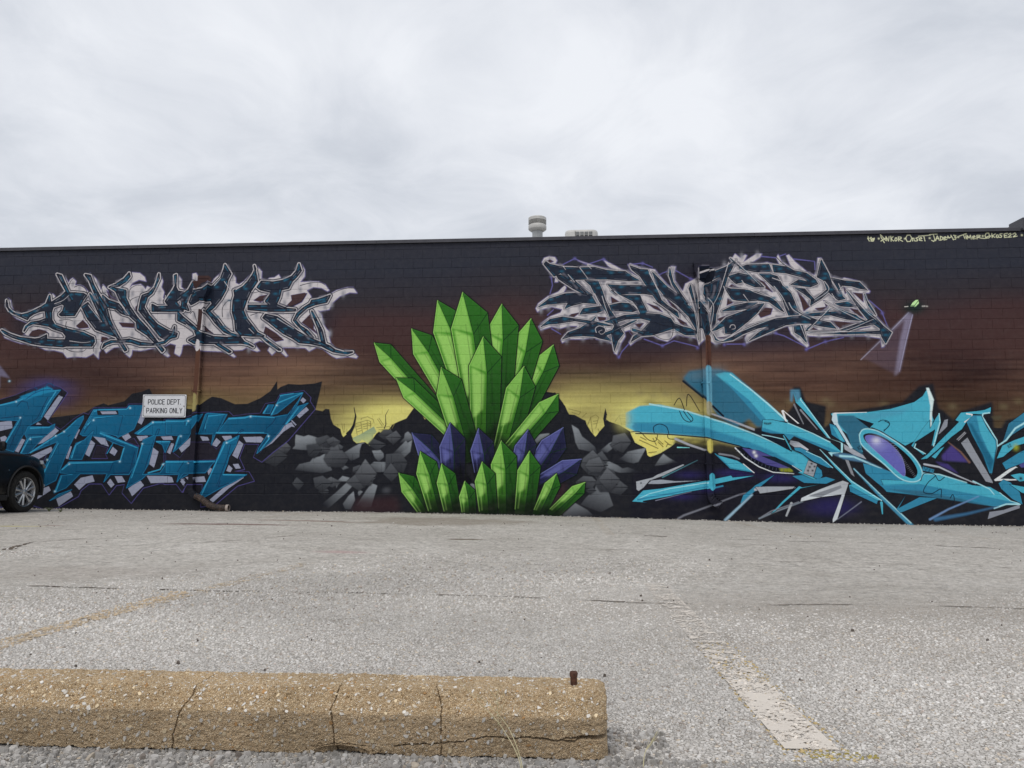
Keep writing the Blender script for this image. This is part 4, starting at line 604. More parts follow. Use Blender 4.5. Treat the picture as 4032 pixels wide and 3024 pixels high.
    P('H', "405,1200 440,1215 640,1180 420,1225 240,1380 150,1470 100,1500 220,1370", CYA, rim=(10, 14, 22), rimw=2); L('H', "320,1385 265,1520", (160, 164, 168), 9, 7, blur=2)
    # head plates
    P('H', "10,480 120,480 300,520 560,640 740,720 870,830 760,830 600,760 350,650 300,700 240,630 100,620 0,590", CYA, rim=(12, 18, 28), rimw=4); P('H', "0,560 200,620 350,640 620,740 860,830 760,830 600,760 350,655 300,700 240,630 100,625 0,600", CYM, blur=1)
    L('H', "280,510 560,630 740,720", CYL, 3, 4, blur=2); B('H', "30,515 50,520 70,520 90,515", 4, 4, BLK, .9)
    P('H', "210,380 230,370 410,520 390,520 240,390 270,495 255,495", WHT); P('H', "345,180 390,260 420,230 540,400 740,670 720,680 560,490 430,350 370,290", CYA, rim=(10, 14, 20), rimw=4); L('H', "425,240 420,260 540,410 740,680", CYL, 3, 4)
    P('H', "310,150 410,150 420,230 380,290 345,180 330,290 310,270", (70, 120, 145), blur=3); L('H', "350,310 450,520", (110, 112, 118), 7, 4); L('H', "420,370 600,580", (130, 130, 136), 7, 3)
    P('H', "0,600 90,650 230,690 310,780 240,640 320,800 330,830 160,740 0,660", (20, 26, 36)); L('H', "0,640 90,655 240,690", CYL, 3); L('H', "235,650 315,800", CYA, 4)
    P('H', "310,700 400,720 510,800 490,830 360,780 300,740", (120, 124, 132), rim=(10, 12, 18), rimw=3, grad=(320, 700, 480, 830, (190, 192, 198)))
    P('H', "350,780 420,780 560,850 700,930 770,1000 720,1000 560,930 420,830 360,810", CYM, rim=(10, 14, 22), rimw=3); L('H', "480,820 640,890 770,1000", CYL, 2.5)
    P('H', "505,920 600,960 560,1100 455,1060", (140, 144, 150), rim=(14, 14, 18), rimw=3); B('H', "540,955 572,985 520,990 500,1030 550,1030", 4, 4, (30, 30, 34), 1)
    P('H', "600,985 650,1030 660,1090 620,1130 565,1105", CYM, rim=(10, 14, 20), rimw=3); P('H', "330,1090 440,1080 560,1130 700,1100 800,1130 700,1175 460,1165", CYM, rim=(10, 14, 20), rimw=2)
    P('H', "-10,870 140,880 300,960 440,1030 380,1060 300,1000", (22, 30, 40)); L('H', "330,975 430,1040", (170, 180, 186), 3)
    P('H', "720,830 860,835 860,730 840,720 660,655 870,725 885,740 880,835 770,850 765,880", CYL, rim=(10, 12, 18), rimw=2)
    P('H', "890,740 1100,860 1140,910 1000,860 900,800", (150, 154, 162), rim=(12, 12, 16), rimw=3); P('H', "760,850 880,840 1000,860 1300,1000 1420,1060 1300,1020 1100,940 900,910", (70, 110, 140), blur=2); L('H', "850,870 1000,880 1300,1010", CYL, 7, 3, blur=5)
    P('H', "905,910 945,920 1010,1100 970,1070", (126, 128, 134), rim=(12, 12, 16), rimw=2)
    P('H', "620,790 760,930 980,1140 1180,1270 1305,1350 1230,1360 960,1250 950,1190 980,1180 800,1000", CYA, rim=(10, 14, 22), rimw=4); L('H', "630,800 980,1150 1300,1355", CYL, 2, 4, blur=2); P('H', "960,1200 1260,1360 1250,1395 960,1260", CYM, rim=(10, 14, 22), rimw=2)
    P('H', "880,1140 945,1165 900,1300 820,1560 770,1600 770,1560 870,1290 640,1320 420,1370 430,1330 620,1240", (160, 164, 168), rim=(12, 12, 18), rimw=2, grad=(850, 1200, 780, 1400, (190, 196, 200))); P('H', "500,1310 860,1190 870,1220 640,1320", (120, 124, 130))
    L('H', "0,1530 100,1470 400,1370", (120, 124, 134), 4, 3, blur=3); L('H', "1080,1370 820,1560", (110, 114, 130), 4, 3, blur=3)
    L('H', "1000,1010 1300,1320 1659,1659", (60, 130, 160), 4, 16, blur=5); L('H', "1000,1010 1300,1300 1620,1600", CYL, 2, 4, blur=3); L('H', "1300,1380 1310,1500", CYA, 10, 4)
    # the big eye-shaped lens
    P('H', "750,410 1150,395 1400,360 1659,285 1750,220 1805,130 1830,160 1840,400 1870,480 1840,560 1700,700 1640,720 1560,760 1300,600 1200,560 1080,590 1060,700 1100,830 980,780 940,640 830,560", CYA, rim=(10, 14, 22), rimw=4)
    P('H', "830,430 1000,430 1180,560 1080,600 1060,700 1100,860 990,790 920,620 830,520", CYD, blur=2); P('H', "990,430 1250,400 1659,330 1500,420 1150,490", (70, 140, 165), blur=6, a=.7)
    P('H', "770,400 815,415 830,520 990,790 960,790 800,550 760,480", (180, 200, 208)); L('H', "790,405 1140,395", WHT, 4, 2)
    P('H', "1020,455 1220,520 1170,570", (22, 26, 34)); P('H', "735,520 800,540 910,720 880,720 760,640", CYM, rim=(12, 18, 28), rimw=4); P('H', "770,550 820,570 900,710 850,700", CYA)
    P('H', "1100,950 1300,1010 1659,1130 1659,1270 1360,1250 1260,1170 1130,1060", CYM); P('I', "-30,1130 200,1140 400,1140 430,1050 700,1100 960,1190 1160,1210 1260,1270 1380,1360 1480,1390 1200,1420 700,1340 300,1290 30,1260", CYA, rim=(10, 16, 24), rimw=3)
    P('I', "-30,1190 400,1180 720,1240 1000,1290 1460,1385 1200,1420 700,1340 300,1290 30,1260", CYM, blur=1); P('I', "30,1230 400,1250 800,1330 1200,1420 700,1345 300,1290", CYD, blur=2); L('I', "430,1060 600,1070 900,1160", CYL, 5, 3, blur=3); L('I', "970,1145 1150,1230 1200,1290", CYL, 5, 3, blur=3); L('I', "1260,1270 1380,1360 1480,1390", CYL, 3)
    ring = "1060,640 1090,590 1150,575 1260,600 1400,680 1520,760 1640,870 1720,980 1745,1080 1700,1140 1600,1150 1480,1100 1330,960 1180,840 1080,740"
    P('H', ring, CYA, sm=1, rim=(12, 16, 26), rimw=5); L('H', ring + " 1060,640", CYL, 4, sm=1, blur=3)
    P('H', "1110,640 1200,625 1330,670 1480,770 1620,900 1690,1020 1680,1090 1620,1115 1480,1040 1330,900 1200,780 1120,700", (16, 16, 22), sm=1)
    P('H', "1125,660 1180,645 1300,680 1420,760 1520,880 1555,1000 1550,1090 1480,1040 1330,900 1200,780 1140,710", (92, 92, 162), sm=1, rim=(150, 152, 200), rimw=1.6); B('H', "1245,705", 14, 12, WHT, .95); B('H', "1260,735", 34, 26, (150, 152, 200), .5)
    for k in range(20):
        t = k / 19; x = 1440 + 230 * t; y = 730 + 350 * t ** .9; L('H', [(x, y), (x - 44 + 24 * t, y + 6 + 12 * t)], (120, 122, 128), 1.8, 1.0)
    B('H', "1045,780 1060,765 1075,790 1055,795 1090,800", 3, 3, BLK, .9)
    for s in ("10,490 60,520 40,560 0,590", "400,1140 440,1060 560,1080 480,1160 430,1260 520,1280 620,1230 620,1320", "720,1330 750,1290 765,1350 740,1400", "560,1080 600,1140 660,1100"): L('I', s, (16, 24, 34), 2.6, sm=1)
    L('I', "-60,500 -20,480 40,490 60,530 0,600", (18, 28, 40), 2.4, sm=1)
    # right hand group
    P('I', "460,130 490,130 545,260 525,400 520,560 490,600 500,480 505,330 480,200", (196, 214, 220), blur=1); P('I', "420,580 500,480 500,580 560,470 600,410 620,500 560,740 520,760 560,580 340,720 320,780 450,840 430,860 300,760", CYA, rim=(12, 18, 26), rimw=3); L('I', "345,740 330,780 450,845", CYL, 4); L('I', "600,410 610,500 540,760", CYL, 4, 5)
    P('I', "590,640 660,480 700,470 690,550 620,620", (130, 134, 144), rim=(12, 14, 20), rimw=2); P('I', "780,480 840,400 1000,385 1100,370 1165,340 1165,390 1080,420 920,410 960,440 900,500 850,580 740,660 590,800 470,900 400,910 480,850 600,720 700,620 820,500", CYA, rim=(10, 14, 22), rimw=4)
    L('I', "900,410 960,420 960,450 880,500", WHT, 5); L('I', "1150,400 1080,410 1070,440 1230,700 1230,760 1170,1060", CYL, 5, 5); P('I', "900,500 970,430 1060,430 1120,560 1220,700 1225,780 1180,1060 1150,1060 1080,860 960,640", CYM, rim=(10, 14, 22), rimw=3); P('I', "1010,440 1060,440 1120,560 1215,710 1220,780 1190,920 1130,800 1050,620", CYA, blur=1); P('I', "920,510 960,520 1120,800 1200,920 1160,1050 1080,860", (30, 92, 120), blur=3)
    P('I', "840,730 910,670 1180,1140 1190,1170 1110,1150", (134, 138, 146), rim=(14, 14, 18), rimw=3); L('I', "795,690 880,610", (150, 150, 156), 3); L('I', "810,700 890,620", (150, 150, 156), 3)
    P('I', "630,870 740,750 920,940 640,920", (66, 56, 118), blur=3); P('I', "560,930 700,960 820,1070 620,980", (58, 50, 104), blur=2); L('I', "700,720 840,830 930,940", (110, 82, 72), 3, 8, blur=4); L('I', "440,960 600,990 810,1090 1000,1170", (170, 174, 182), 7, 3, blur=3); P('I', "425,985 550,1020 540,1055 420,1030", CYM)
    B('I', "440,1000 470,1010 500,1020 530,1030 455,1022 490,1035", 3, 3, BLK, .8); P('I', "520,880 620,790 660,770 560,900", CYA, rim=(10, 14, 20), rimw=2)
    P('I', "1130,1560 1150,1480 1300,1460 1480,1400 1480,1440 1300,1500", (130, 134, 144), rim=(14, 14, 18), rimw=3); L('I', "1200,1440 1330,1395 1480,1395", CYL, 5, 6, blur=2); L('I', "500,1560 700,1450 1030,1310", (100, 130, 170), 8, 3, blur=5); L('I', "560,1560 900,1500 1240,1420", (60, 110, 150), 14, 4, blur=8, a=.7)
    P('I', "1200,1130 1420,975 1460,1000 1440,1000 1270,1120 1500,1125 1500,1135 1210,1145", (200, 204, 204)); P('I', "1290,740 1360,520 1526,400 1700,290 1860,250 1740,420 1526,560 1400,640", CYD, rim=(10, 14, 22), rimw=4, grad=(1300, 700, 1600, 420, CYM)); L('I', "1240,760 1330,700 1430,570 1600,470", CYL, 5, 7, blur=3)
    P('I', "1230,900 1290,760 1420,700 1700,600 1880,560 1700,690 1440,760 1300,880", CYA, rim=(10, 14, 22), rimw=3); P('I', "1290,950 1480,830 1700,740 1900,700 1760,880 1480,960 1330,1020", CYM, rim=(10, 14, 22), rimw=3); P('I', "1470,970 1600,900 1740,900 1700,980 1500,1000", (70, 68, 124)); B('I', "1350,760 1370,745 1380,765 1360,775", 3, 3, BLK, .9); B('I', "1435,775", 10, 12, (150, 160, 50), .8)
    P('I', "1250,1170 1300,1130 1380,1160 1480,1270 1510,1400 1400,1340 1280,1230", CYM, rim=(10, 14, 22), rimw=3); P('I', "1370,1180 1700,1240 1900,1330 1700,1330 1500,1270", CYA, rim=(10, 14, 22), rimw=3); P('I', "1380,1080 1480,1060 1600,1080 1690,1120 1480,1150 1420,1110", CYA, rim=(10, 14, 22), rimw=2); B('I', "1490,1115", 6, 6, BLK, 1)
    P('I', "140,1450 240,1300 160,1440 390,1320 580,1330 180,1490", CYM, rim=(10, 14, 22), rimw=2); P('I', "1160,440 1290,430 1260,480 1200,480", (70, 66, 50), blur=2, a=.7)

def pipe_overspray():
    P('B', "240,262 372,262 402,285 405,352 340,372 262,445 236,380", (58, 42, 41)); L('B', "246,296 372,296", (34, 24, 26), 3)
    L('S', "793,1232 787,1292", (54, 40, 40), 26); L('S', "784,1382 776,1500 768,1580", (80, 54, 44), 26); L('S', "770,1560 768,1608", (140, 130, 84), 24, blur=6); L('S', "782,1350 781,1372", SIL, 26)
    L('S', "2786,1330 2788,1445", (76, 50, 42), 24); L('S', "2788,1450 2792,1590", (92, 150, 172), 24, blur=5); L('S', "2790,1592 2791,1624", (146, 142, 118), 24, blur=5); L('S', "2794,1740 2795,1772", (186, 176, 92), 22, blur=5); L('S', "2802,1874 2804,1918", CYA, 24)
    P('E', "1985,232 2190,228 2195,262 2192,330 2160,395 2050,420 2010,400 1990,330", (20, 24, 34)); P('E', "1992,300 2186,236 2190,256 1994,322", SIL); L('E', "2000,268 2190,262", (10, 12, 18), 2)

def more_rocks():
    # smaller boulders and split facets that thicken the rubble on both sides
    r_ = random.Random(12)
    for (x0, x1, y0, y1, n) in ((1150, 1480, 1780, 1960, 11), (2290, 2470, 1720, 1960, 14), (1060, 1400, 1730, 1800, 6), (1430, 1560, 1690, 1880, 6)):
        for _ in range(n):
            cx, cy, w_ = r_.uniform(x0, x1), r_.uniform(y0, y1), r_.uniform(26, 66)
            hgt = w_ * r_.uniform(.5, 1.1); k = r_.randint(4, 6)
            p = [(cx + w_ * math.cos(6.283 * i / k + r_.uniform(-.3, .3)) * r_.uniform(.6, 1), cy + hgt * math.sin(6.283 * i / k) * r_.uniform(.6, 1)) for i in range(k)]
            g_ = r_.randint(64, 104); P('S', p, (24, 25, 29), blur=4, a=.9); P('S', p, (g_, g_ + 3, g_ + 8), blur=1, a=.9, grad=(cx, cy - hgt, cx + r_.uniform(-20, 20), cy + hgt, (30, 31, 36)))
            q = p[0]; L('S', [q, (cx, cy), p[k // 2]], (22, 23, 27), 3, 1, blur=2)

def odds():
    # painted lamp drone with two beams
    P('M', "1150,520 1290,520 1230,560 1000,960 360,1310 700,1000", (104, 98, 122), blur=2, a=0.0)
    P('M', "1160,535 1215,570 1120,960 1010,1500 920,1580 1010,1000 1060,800 1100,600", (150, 146, 172), blur=4, a=.55); P('M', "1150,535 1200,560 900,850 370,1310 640,1030 880,800", (140, 138, 160), blur=3, a=.5, grad=(900, 760, 1010, 880))
    P('M', "1160,540 1215,570 1000,1550 930,1550 480,1310 370,1300", (100, 88, 108), blur=4, a=.28)
    L('M', "1215,575 1110,1000 1000,1500", (160, 158, 186), 3, 2, blur=3, a=.8); L('M', "1150,540 880,820", (150, 148, 170), 3, 3, blur=3, a=.8); L('M', "680,1010 370,1310", (160, 156, 176), 3, 3, blur=3, a=.7)
    B('M', "1230,480 1250,430", 34, 20, (26, 36, 36), .9); P('M', "1180,440 1215,380 1270,335 1310,335 1320,390 1250,460 1240,435", (176, 214, 150)); L('M', "1190,425 1250,420 1310,345", (30, 44, 36), 2); L('M', "1250,420 1252,455", (30, 44, 36), 2); L('M', "1085,445 1140,440", (190, 186, 180), 3); B('M', "1380,437 1410,435 1450,438", 3.5, 2.5, (190, 186, 180), .8)
    # the spray-can signature under the coping
    SG = (204, 206, 170)
    for s in ("128,240 132,272 122,262 145,300", "170,250 150,262 175,285 205,290 212,262 180,272 165,300 195,302 208,285 175,262 170,248",
              "292,212 300,250 345,322", "292,212 335,262 360,290", "300,300 360,262", "372,296 366,240 400,300 408,240", "430,236 436,302", "462,240 434,272 470,300", "492,258 484,290 500,300 516,282 506,256 492,258", "536,300 530,244 570,250 568,268 536,275 590,304",
              "690,222 650,222 630,262 650,308 692,305 712,262 690,222", "722,300 722,262 740,262 746,298", "800,252 768,260 770,272 792,280 784,298 756,300", "812,280 846,268 836,252 812,262 812,290 850,296", "800,236 960,222", "872,236 888,300",
              "945,215 1050,208", "1000,215 1020,280 1005,306 975,290", "1030,296 1050,232 1080,290", "1036,272 1074,268", "1092,236 1096,290 1126,276 1120,250 1092,236", "1140,268 1172,256 1160,242 1138,252 1142,286 1180,278", "1190,262 1192,232 1210,262 1240,240", "1232,222 1268,284", "1268,224 1300,228 1282,248 1302,252 1296,276 1262,274",
              "1344,236 1440,200", "1400,216 1420,268", "1432,234 1440,270", "1432,218 1436,221", "1454,272 1450,224 1476,260 1494,222 1506,274", "1524,256 1556,244 1546,230 1524,240 1528,272 1566,266", "1584,272 1580,224 1624,222 1622,238 1586,248 1640,262 1690,266",
              "1700,252 1750,232 1740,194 1706,196 1690,226 1702,262 1742,258 1768,230", "1780,200 1786,256", "1828,204 1788,232 1822,252", "1846,220 1838,244 1856,256 1872,238 1862,216 1846,220", "1920,202 1890,206 1888,222 1914,232 1906,252 1876,252", "1990,196 1944,206 1950,254 1986,248", "1948,230 1980,224", "2000,214 2030,196 2040,214 1998,250 2044,246", "2060,210 2090,192 2106,210 2066,246 2120,234"):
        L('T', s, SG, 3.3, 3.0, blur=1.6)
    B('T', "270,268 620,270 950,262 1330,248 1660,232 2182,222", 3.4, 3.4, SG, 1)
    # violet / teal cloud by the first letter, olive overspray
    B('C', "560,100 700,240 780,120 300,160", 60, 34, (62, 56, 104), .35)
    B('S', "2520,1548 2570,1558 2620,1550 2690,1560 2740,1548 3110,1580 3250,1575 3270,1590 3480,1590 3750,1600 3950,1600 4010,1580", 17, 12, (116, 106, 78), .38)
    P('S', "-40,1430 0,1440 40,1490 0,1480 0,1530 -40,1500", (110, 106, 130), blur=3, a=.7)
    P('S', "3080,1480 3720,1440 3760,1480 3640,1560 3300,1600", (70, 48, 42), blur=20, a=.3)

def paint_mural():
    global CV
    CV = sprayed_sky()
    landscape(); more_rocks(); odds(); green_rockfall(); silver_left(); silver_right(); onset_piece(); machine_piece(); pipe_overspray()
    n = (noise2(MW, MH, 7, 7, 21) * .5 + noise2(MW, MH, 2.5, 2.5, 22) * .5 - .5)[:, :, None]
    n2 = (noise2(MW, MH, 300, 160, 24) - .5)[:, :, None]
    CV = np.clip(CV * (1 + 0.16 * n + 0.12 * n2), 0, 0.9)
    dust = np.clip(1 - (np.arange(MH)[::-1] / MS - 0.1) / 0.75, 0, 1)[:, None, None] * (noise2(MW, MH, 40, 14, 31)[:, :, None] ** 2)
    CV = CV * (1 - .10 * dust) + np.array([0.20, 0.17, 0.14]) * .10 * dust
    return CV

# ================================================================== GROUND
def lot_material():
    a = Mt('weathered_asphalt', rough=.9, spec=.25)
    X, Y, Z = a.xyz()
    big = a.noise(.35, 4); mid = a.noise(2.3, 5); fine = a.math('ADD', a.math('MULTIPLY', a.noise(12, 3, .75), .5), a.math('MULTIPLY', a.noise(37, 3, .7), .5))
    v = a.vor(92); ve = a.vor(92, 'DISTANCE_TO_EDGE')
    stone = a.ramp(a.xyz(v.outputs['Color'])[0], [(0, (.42, .405, .385)), (.3, (.54, .52, .495)), (.65, (.62, .60, .575)), (.92, (.72, .705, .68)), (1.0, (.60, .50, .38))])
    gap = a.ramp(ve.outputs['Distance'], [(0.0, 1.0), (.055, .35), (.12, 0.0)])
    near = a.mix(gap, stone, (.22, .208, .192))
    v2 = a.vor(34); sp = a.ramp(v2.outputs['Distance'], [(0, 1.0), (.16, .8), (.24, 0.0)])
    spk = a.math('MULTIPLY', sp, a.ramp(a.xyz(v2.outputs['Color'])[1], [(.80, 0.0), (.86, 1.0)]))
    near = a.mix(a.math('MULTIPLY', spk, .55), near, (.10, .095, .09))
    far = a.ramp(fine, [(.40, (.30, .285, .265)), (.47, (.51, .488, .458)), (.54, (.60, .575, .543)), (.61, (.78, .755, .72))])
    v4 = a.vor(24); sp4 = a.math('MULTIPLY', a.ramp(v4.outputs['Distance'], [(.25, 1.0), (.4, 0.0)]), a.ramp(a.xyz(v4.outputs['Color'])[0], [(.60, 0.0), (.66, .6)])); far = a.mix(sp4, far, (.20, .185, .165)); v3 = a.vor(7.5); blk = a.ramp(v3.outputs['Distance'], [(.05, 1.0), (.09, 0.0)]); far = a.mix(a.math('MULTIPLY', blk, a.ramp(a.xyz(v3.outputs['Color'])[0], [(.70, 0.0), (.74, .75)])), far, (.09, .08, .07))
    t = a.ramp(a.math('DIVIDE', Y, 16.0), [(.14, 1.0), (.40, .15)])
    c = a.mix(t, far, near)
    # traffic polish and grime
    tone = a.ramp(big, [(.3, (.86, .835, .80)), (.7, (1.07, 1.05, 1.02))]); c = a.mix(1.0, c, tone, 'MULTIPLY')
    tone2 = a.ramp(mid, [(.28, (.88, .87, .855)), (.72, (1.06, 1.06, 1.06))]); c = a.mix(1.0, c, tone2, 'MULTIPLY')
    # washed-in sediment along the seam and at the wall foot
    sd = a.math('ABSOLUTE', a.math('SUBTRACT', Y, 4.05)); s1 = a.ramp(sd, [(.04, 1.0), (.75, 0.0)])
    sx = a.ramp(a.math('DIVIDE', a.math('ADD', X, 1.5), 4.0), [(.2, .12), (.6, 1.0)])
    sed = a.math('MULTIPLY', a.math('MULTIPLY', s1, sx), a.ramp(mid, [(.3, .35), (.7, 1.0)])); c = a.mix(a.math('MULTIPLY', sed, .42), c, (.29, .235, .185))
    sf = a.ramp(a.math('SUBTRACT', 15.3, Y), [(0.05, 1.0), (.9, .0)]); c = a.mix(a.math('MULTIPLY', a.math('MULTIPLY', sf, a.ramp(a.noise(1.7, 5), [(.42, 0.0), (.62, 1.0)])), .5), c, (.27, .22, .175))
    def spot(cx, cy, rx, ry, colr, amt, edge=.6):
        nonlocal c
        dx_ = a.math('DIVIDE', a.math('SUBTRACT', X, cx), rx); dy_ = a.math('DIVIDE', a.math('SUBTRACT', Y, cy), ry)
        dd = a.math('ADD', a.math('SQRT', a.math('ADD', a.math('MULTIPLY', dx_, dx_), a.math('MULTIPLY', dy_, dy_))), a.math('MULTIPLY', a.math('SUBTRACT', mid, .5), 1.3))
        c = a.mix(a.math('MULTIPLY', a.ramp(dd, [(edge, 1.0), (1.0, 0.0)]), amt), c, colr)
    spot(-1.95, 12.6, 1.7, 1.5, (.24, .19, .145), .5); spot(-4.9, 10.75, 1.25, .22, (.16, .085, .07), .8, .35); spot(-4.1, 11.9, 1.0, .16, (.20, .10, .07), .75, .35)
    spot(-1.15, 8.82, .24, .10, (.12, .085, .05), .9, .6); spot(-7.6, 10.25, .42, .10, (.50, .44, .12), .8, .5); spot(-7.25, 10.4, .35, .10, (.2, .11, .08), .6, .5)
    spot(-2.0, 6.9, .34, .16, (.48, .27, .27), .45, .3); spot(-3.2, 5.2, .9, .5, (.30, .24, .2), .22, .3); spot(1.7, 3.2, 1.6, .5, (.30, .25, .2), .28, .3)
    spot(-3.7, 14.85, .28, .08, (.08, .075, .07), .8, .7); spot(5.8, 6.2, 2.2, 1.1, (.28, .24, .2), .2, .3)
    a.col(c)
    hgt = a.math('ADD', a.math('MULTIPLY', a.ramp(ve.outputs['Distance'], [(0, 0.0), (.14, 1.0)]), 1.0), a.math('MULTIPLY', a.xyz(v.outputs['Color'])[2], .5))
    a.bump(hgt, .8, .004)
    return a.m
lot_mat = lot_material()
gx = np.unique(np.concatenate([np.linspace(-300, -20, 15), np.linspace(-20, 20, 101), np.linspace(20, 300, 15)]))
gy = np.unique(np.concatenate([np.linspace(-300, -2, 16), np.linspace(-2, 17, 96), np.linspace(17, 400, 16)]))
XX, YY = np.meshgrid(gx, gy); ZZ = G(XX, YY)
_un = .012 * np.sin(XX * 1.1 + 1.3 * np.sin(YY * .7)) * np.clip((YY - 3) / 4, 0, 1) * np.clip((15 - YY) / 2, 0, 1)
ZZ = ZZ + _un
V = np.stack([XX.ravel(), YY.ravel(), ZZ.ravel()], 1); nx_, ny_ = len(gx), len(gy)
ii = (np.arange(ny_ - 1)[:, None] * nx_ + np.arange(nx_ - 1)[None, :]).ravel()
obj('parking_lot', big_mesh('parking_lot', V, np.stack([ii, ii + 1, ii + 1 + nx_, ii + nx_], 1).ravel(), np.full(len(ii), 4), smooth=True), lot_mat, kind='structure', label='grey weathered asphalt parking lot with worn stall lines')
def gz(x, y):
    return Gs(x, y) + .012 * math.sin(x * 1.1 + 1.3 * math.sin(y * .7)) * min(max((y - 3) / 4, 0), 1) * min(max((15 - y) / 2, 0), 1)

# worn stall lines: thin paint sheets, holes where it has flaked away
def line_material(name, colr, cover, fade):
    a = Mt(name, rough=.8, spec=.3); X, Y, Z = a.xyz()
    a.col(a.mix(a.noise(20, 4), tuple(q * .78 for q in colr), colr))
    nn = a.math('ADD', a.math('MULTIPLY', a.noise(70, 5, .75), .6), a.math('MULTIPLY', a.noise(14, 4), .4))
    th = a.ramp(a.math('DIVIDE', Y, 16.0), fade)
    m = a.math('GREATER_THAN', a.math('ADD', nn, th), cover)
    m2 = a.math('MULTIPLY', m, .9)
    tr = a.n('BsdfTransparent'); mx_ = a.n('MixShader'); a.l(m2, mx_.inputs[0]); a.l(tr.outputs[0], mx_.inputs[1]); a.l(a.b.outputs[0], mx_.inputs[2])
    a.l(mx_.outputs[0], a.t.nodes['Material Output'].inputs['Surface']); a.m.use_transparency_overlap = True if hasattr(a.m, 'use_transparency_overlap') else None
    return a.m
tan_line = line_material('worn_tan_line_paint', (.55, .43, .29), .56, [(.0, .06), (.24, .06), (.38, -.05), (.6, .0), (.8, -.02), (1, .03)])
cream_line = line_material('worn_cream_line_paint', (.76, .69, .61), .52, [(.0, .08), (.145, .06), (.165, .02), (.19, -.05), (.22, -.12), (1, -.16)])
def stall_line(pts, w, mat):
    vs, fs = [], []; pts = [Vector(p) for p in pts]; out = []
    for a_, b_ in zip(pts[:-1], pts[1:]):
        k = max(1, int((b_ - a_).length / .25)); out += [a_.lerp(b_, i / k) for i in range(k)]
    out.append(pts[-1])
    for i, p in enumerate(out):
        t = (out[min(i + 1, len(out) - 1)] - out[max(i - 1, 0)]).normalized(); nrm = Vector((-t.y, t.x))
        for sgn in (-1, 1):
            q = p + nrm * sgn * w / 2; vs.append((q.x, q.y, gz(q.x, q.y) + .004))
    for i in range(len(out) - 1): fs.append([2 * i, 2 * i + 1, 2 * i + 3, 2 * i + 2])
    return obj('stall_line', mesh_from('stall_line', vs, fs), mat, kind='structure')
for pts, w_, mt in (([(.605, 1.94), (.60, 3.3), (.60, 5.05)], .13, cream_line), ([(.62, 9.6), (.655, 12.5), (.66, 14.95)], .12, tan_line), ([(-2.24, 1.9), (-2.24, 3.4), (-2.12, 4.8), (-2.02, 6.0)], .12, tan_line),
                   ([(3.28, 10.4), (3.25, 12), (3.32, 15.0)], .12, tan_line), ([(5.55, 10.0), (5.7, 12), (5.9, 15.0)], .12, tan_line), ([(-5.02, 12.6), (-5.08, 14.9)], .12, tan_line), ([(-7.9, 9.8), (-7.95, 12.0)], .12, tan_line), ([(8.5, 10.0), (8.6, 15.0)], .12, tan_line)):
    stall_line(pts, w_, mt)

# cracks: jagged dark ribbons set into the surface
crk = Mt('dirt_filled_crack', rough=1.0, spec=.1); crk.col(crk.ramp(crk.noise(30, 4), [(.3, (.06, .052, .045)), (.75, (.19, .15, .115))]))
def crack(pts, w, rough=.03, breaks=.0, step=.05):
    out = []; pts = [Vector(p) for p in pts]; ph = random.random() * 10
    for a_, b_ in zip(pts[:-1], pts[1:]):
        k = max(1, int((b_ - a_).length / step)); out += [a_.lerp(b_, i / k) for i in range(k)]
    out.append(pts[-1]); vs, fs = [], []; off = 0.0
    for i, p in enumerate(out):
        t = (out[min(i + 1, len(out) - 1)] - out[max(i - 1, 0)]).normalized(); nrm = Vector((-t.y, t.x))
        off = off * .85 + random.uniform(-1, 1) * rough; ww = w * (.35 + random.random() * 1.0) * (0.15 if math.sin(i * .37 * step / .05 + ph) < -1 + 2 * breaks else 1.0)
        for sgn in (-1, 1):
            q = p + nrm * (off + sgn * ww / 2); vs.append((q.x, q.y, gz(q.x, q.y) + .0035))
    for i in range(len(out) - 1): fs.append([2 * i, 2 * i + 1, 2 * i + 3, 2 * i + 2])
    obj('pavement_crack', mesh_from('pavement_crack', vs, fs), crk.m, kind='structure')
crack([(-3.6, 4.55), (-2.0, 4.45), (-1.3, 4.46), (-.3, 4.39), (.35, 4.24)], .02, .008, .15)
crack([(.35, 4.22), (1.08, 4.18), (1.64, 4.26), (2.48, 4.22), (5.0, 4.3)], .012, .01, .45)
crack([(2.0, 9.4), (2.43, 9.39), (3.34, 9.42), (3.89, 9.45), (4.4, 9.17), (4.78, 8.86), (5.3, 8.74), (8, 8.6)], .045, .02, .2)
crack([(-4.9, 7.1), (-4.43, 7.21), (-3.84, 7.39), (-3.38, 8.04), (-3.1, 8.93)], .02, .012, .3)
crack([(-5.24, 6.87), (-5.39, 7.19), (-5.47, 7.36)], .09, .012); crack([(-5.47, 7.36), (-5.6, 7.75), (-5.3, 8.2)], .03, .02)
crack([(1.05, 9.69), (1.32, 9.62)], .07, .01); crack([(-2.6, 10.6), (-1.5, 10.3), (.6, 10.1), (1.5, 9.9)], .02, .02, .45); crack([(-6.5, 9.6), (-4, 9.3), (-1.8, 9.5)], .018, .02, .5)
crack([(1.8, 6.6), (3.6, 6.4), (5.2, 6.1)], .014, .015, .5); crack([(-8, 12.4), (-6, 12.7), (-4.4, 12.5)], .025, .02, .4); crack([(3.5, 12.6), (6, 12.3), (8, 12.5)], .02, .02, .5); crack([(-2.9, 7.7), (-1.0, 7.9), (1.2, 7.6)], .012, .02, .6)

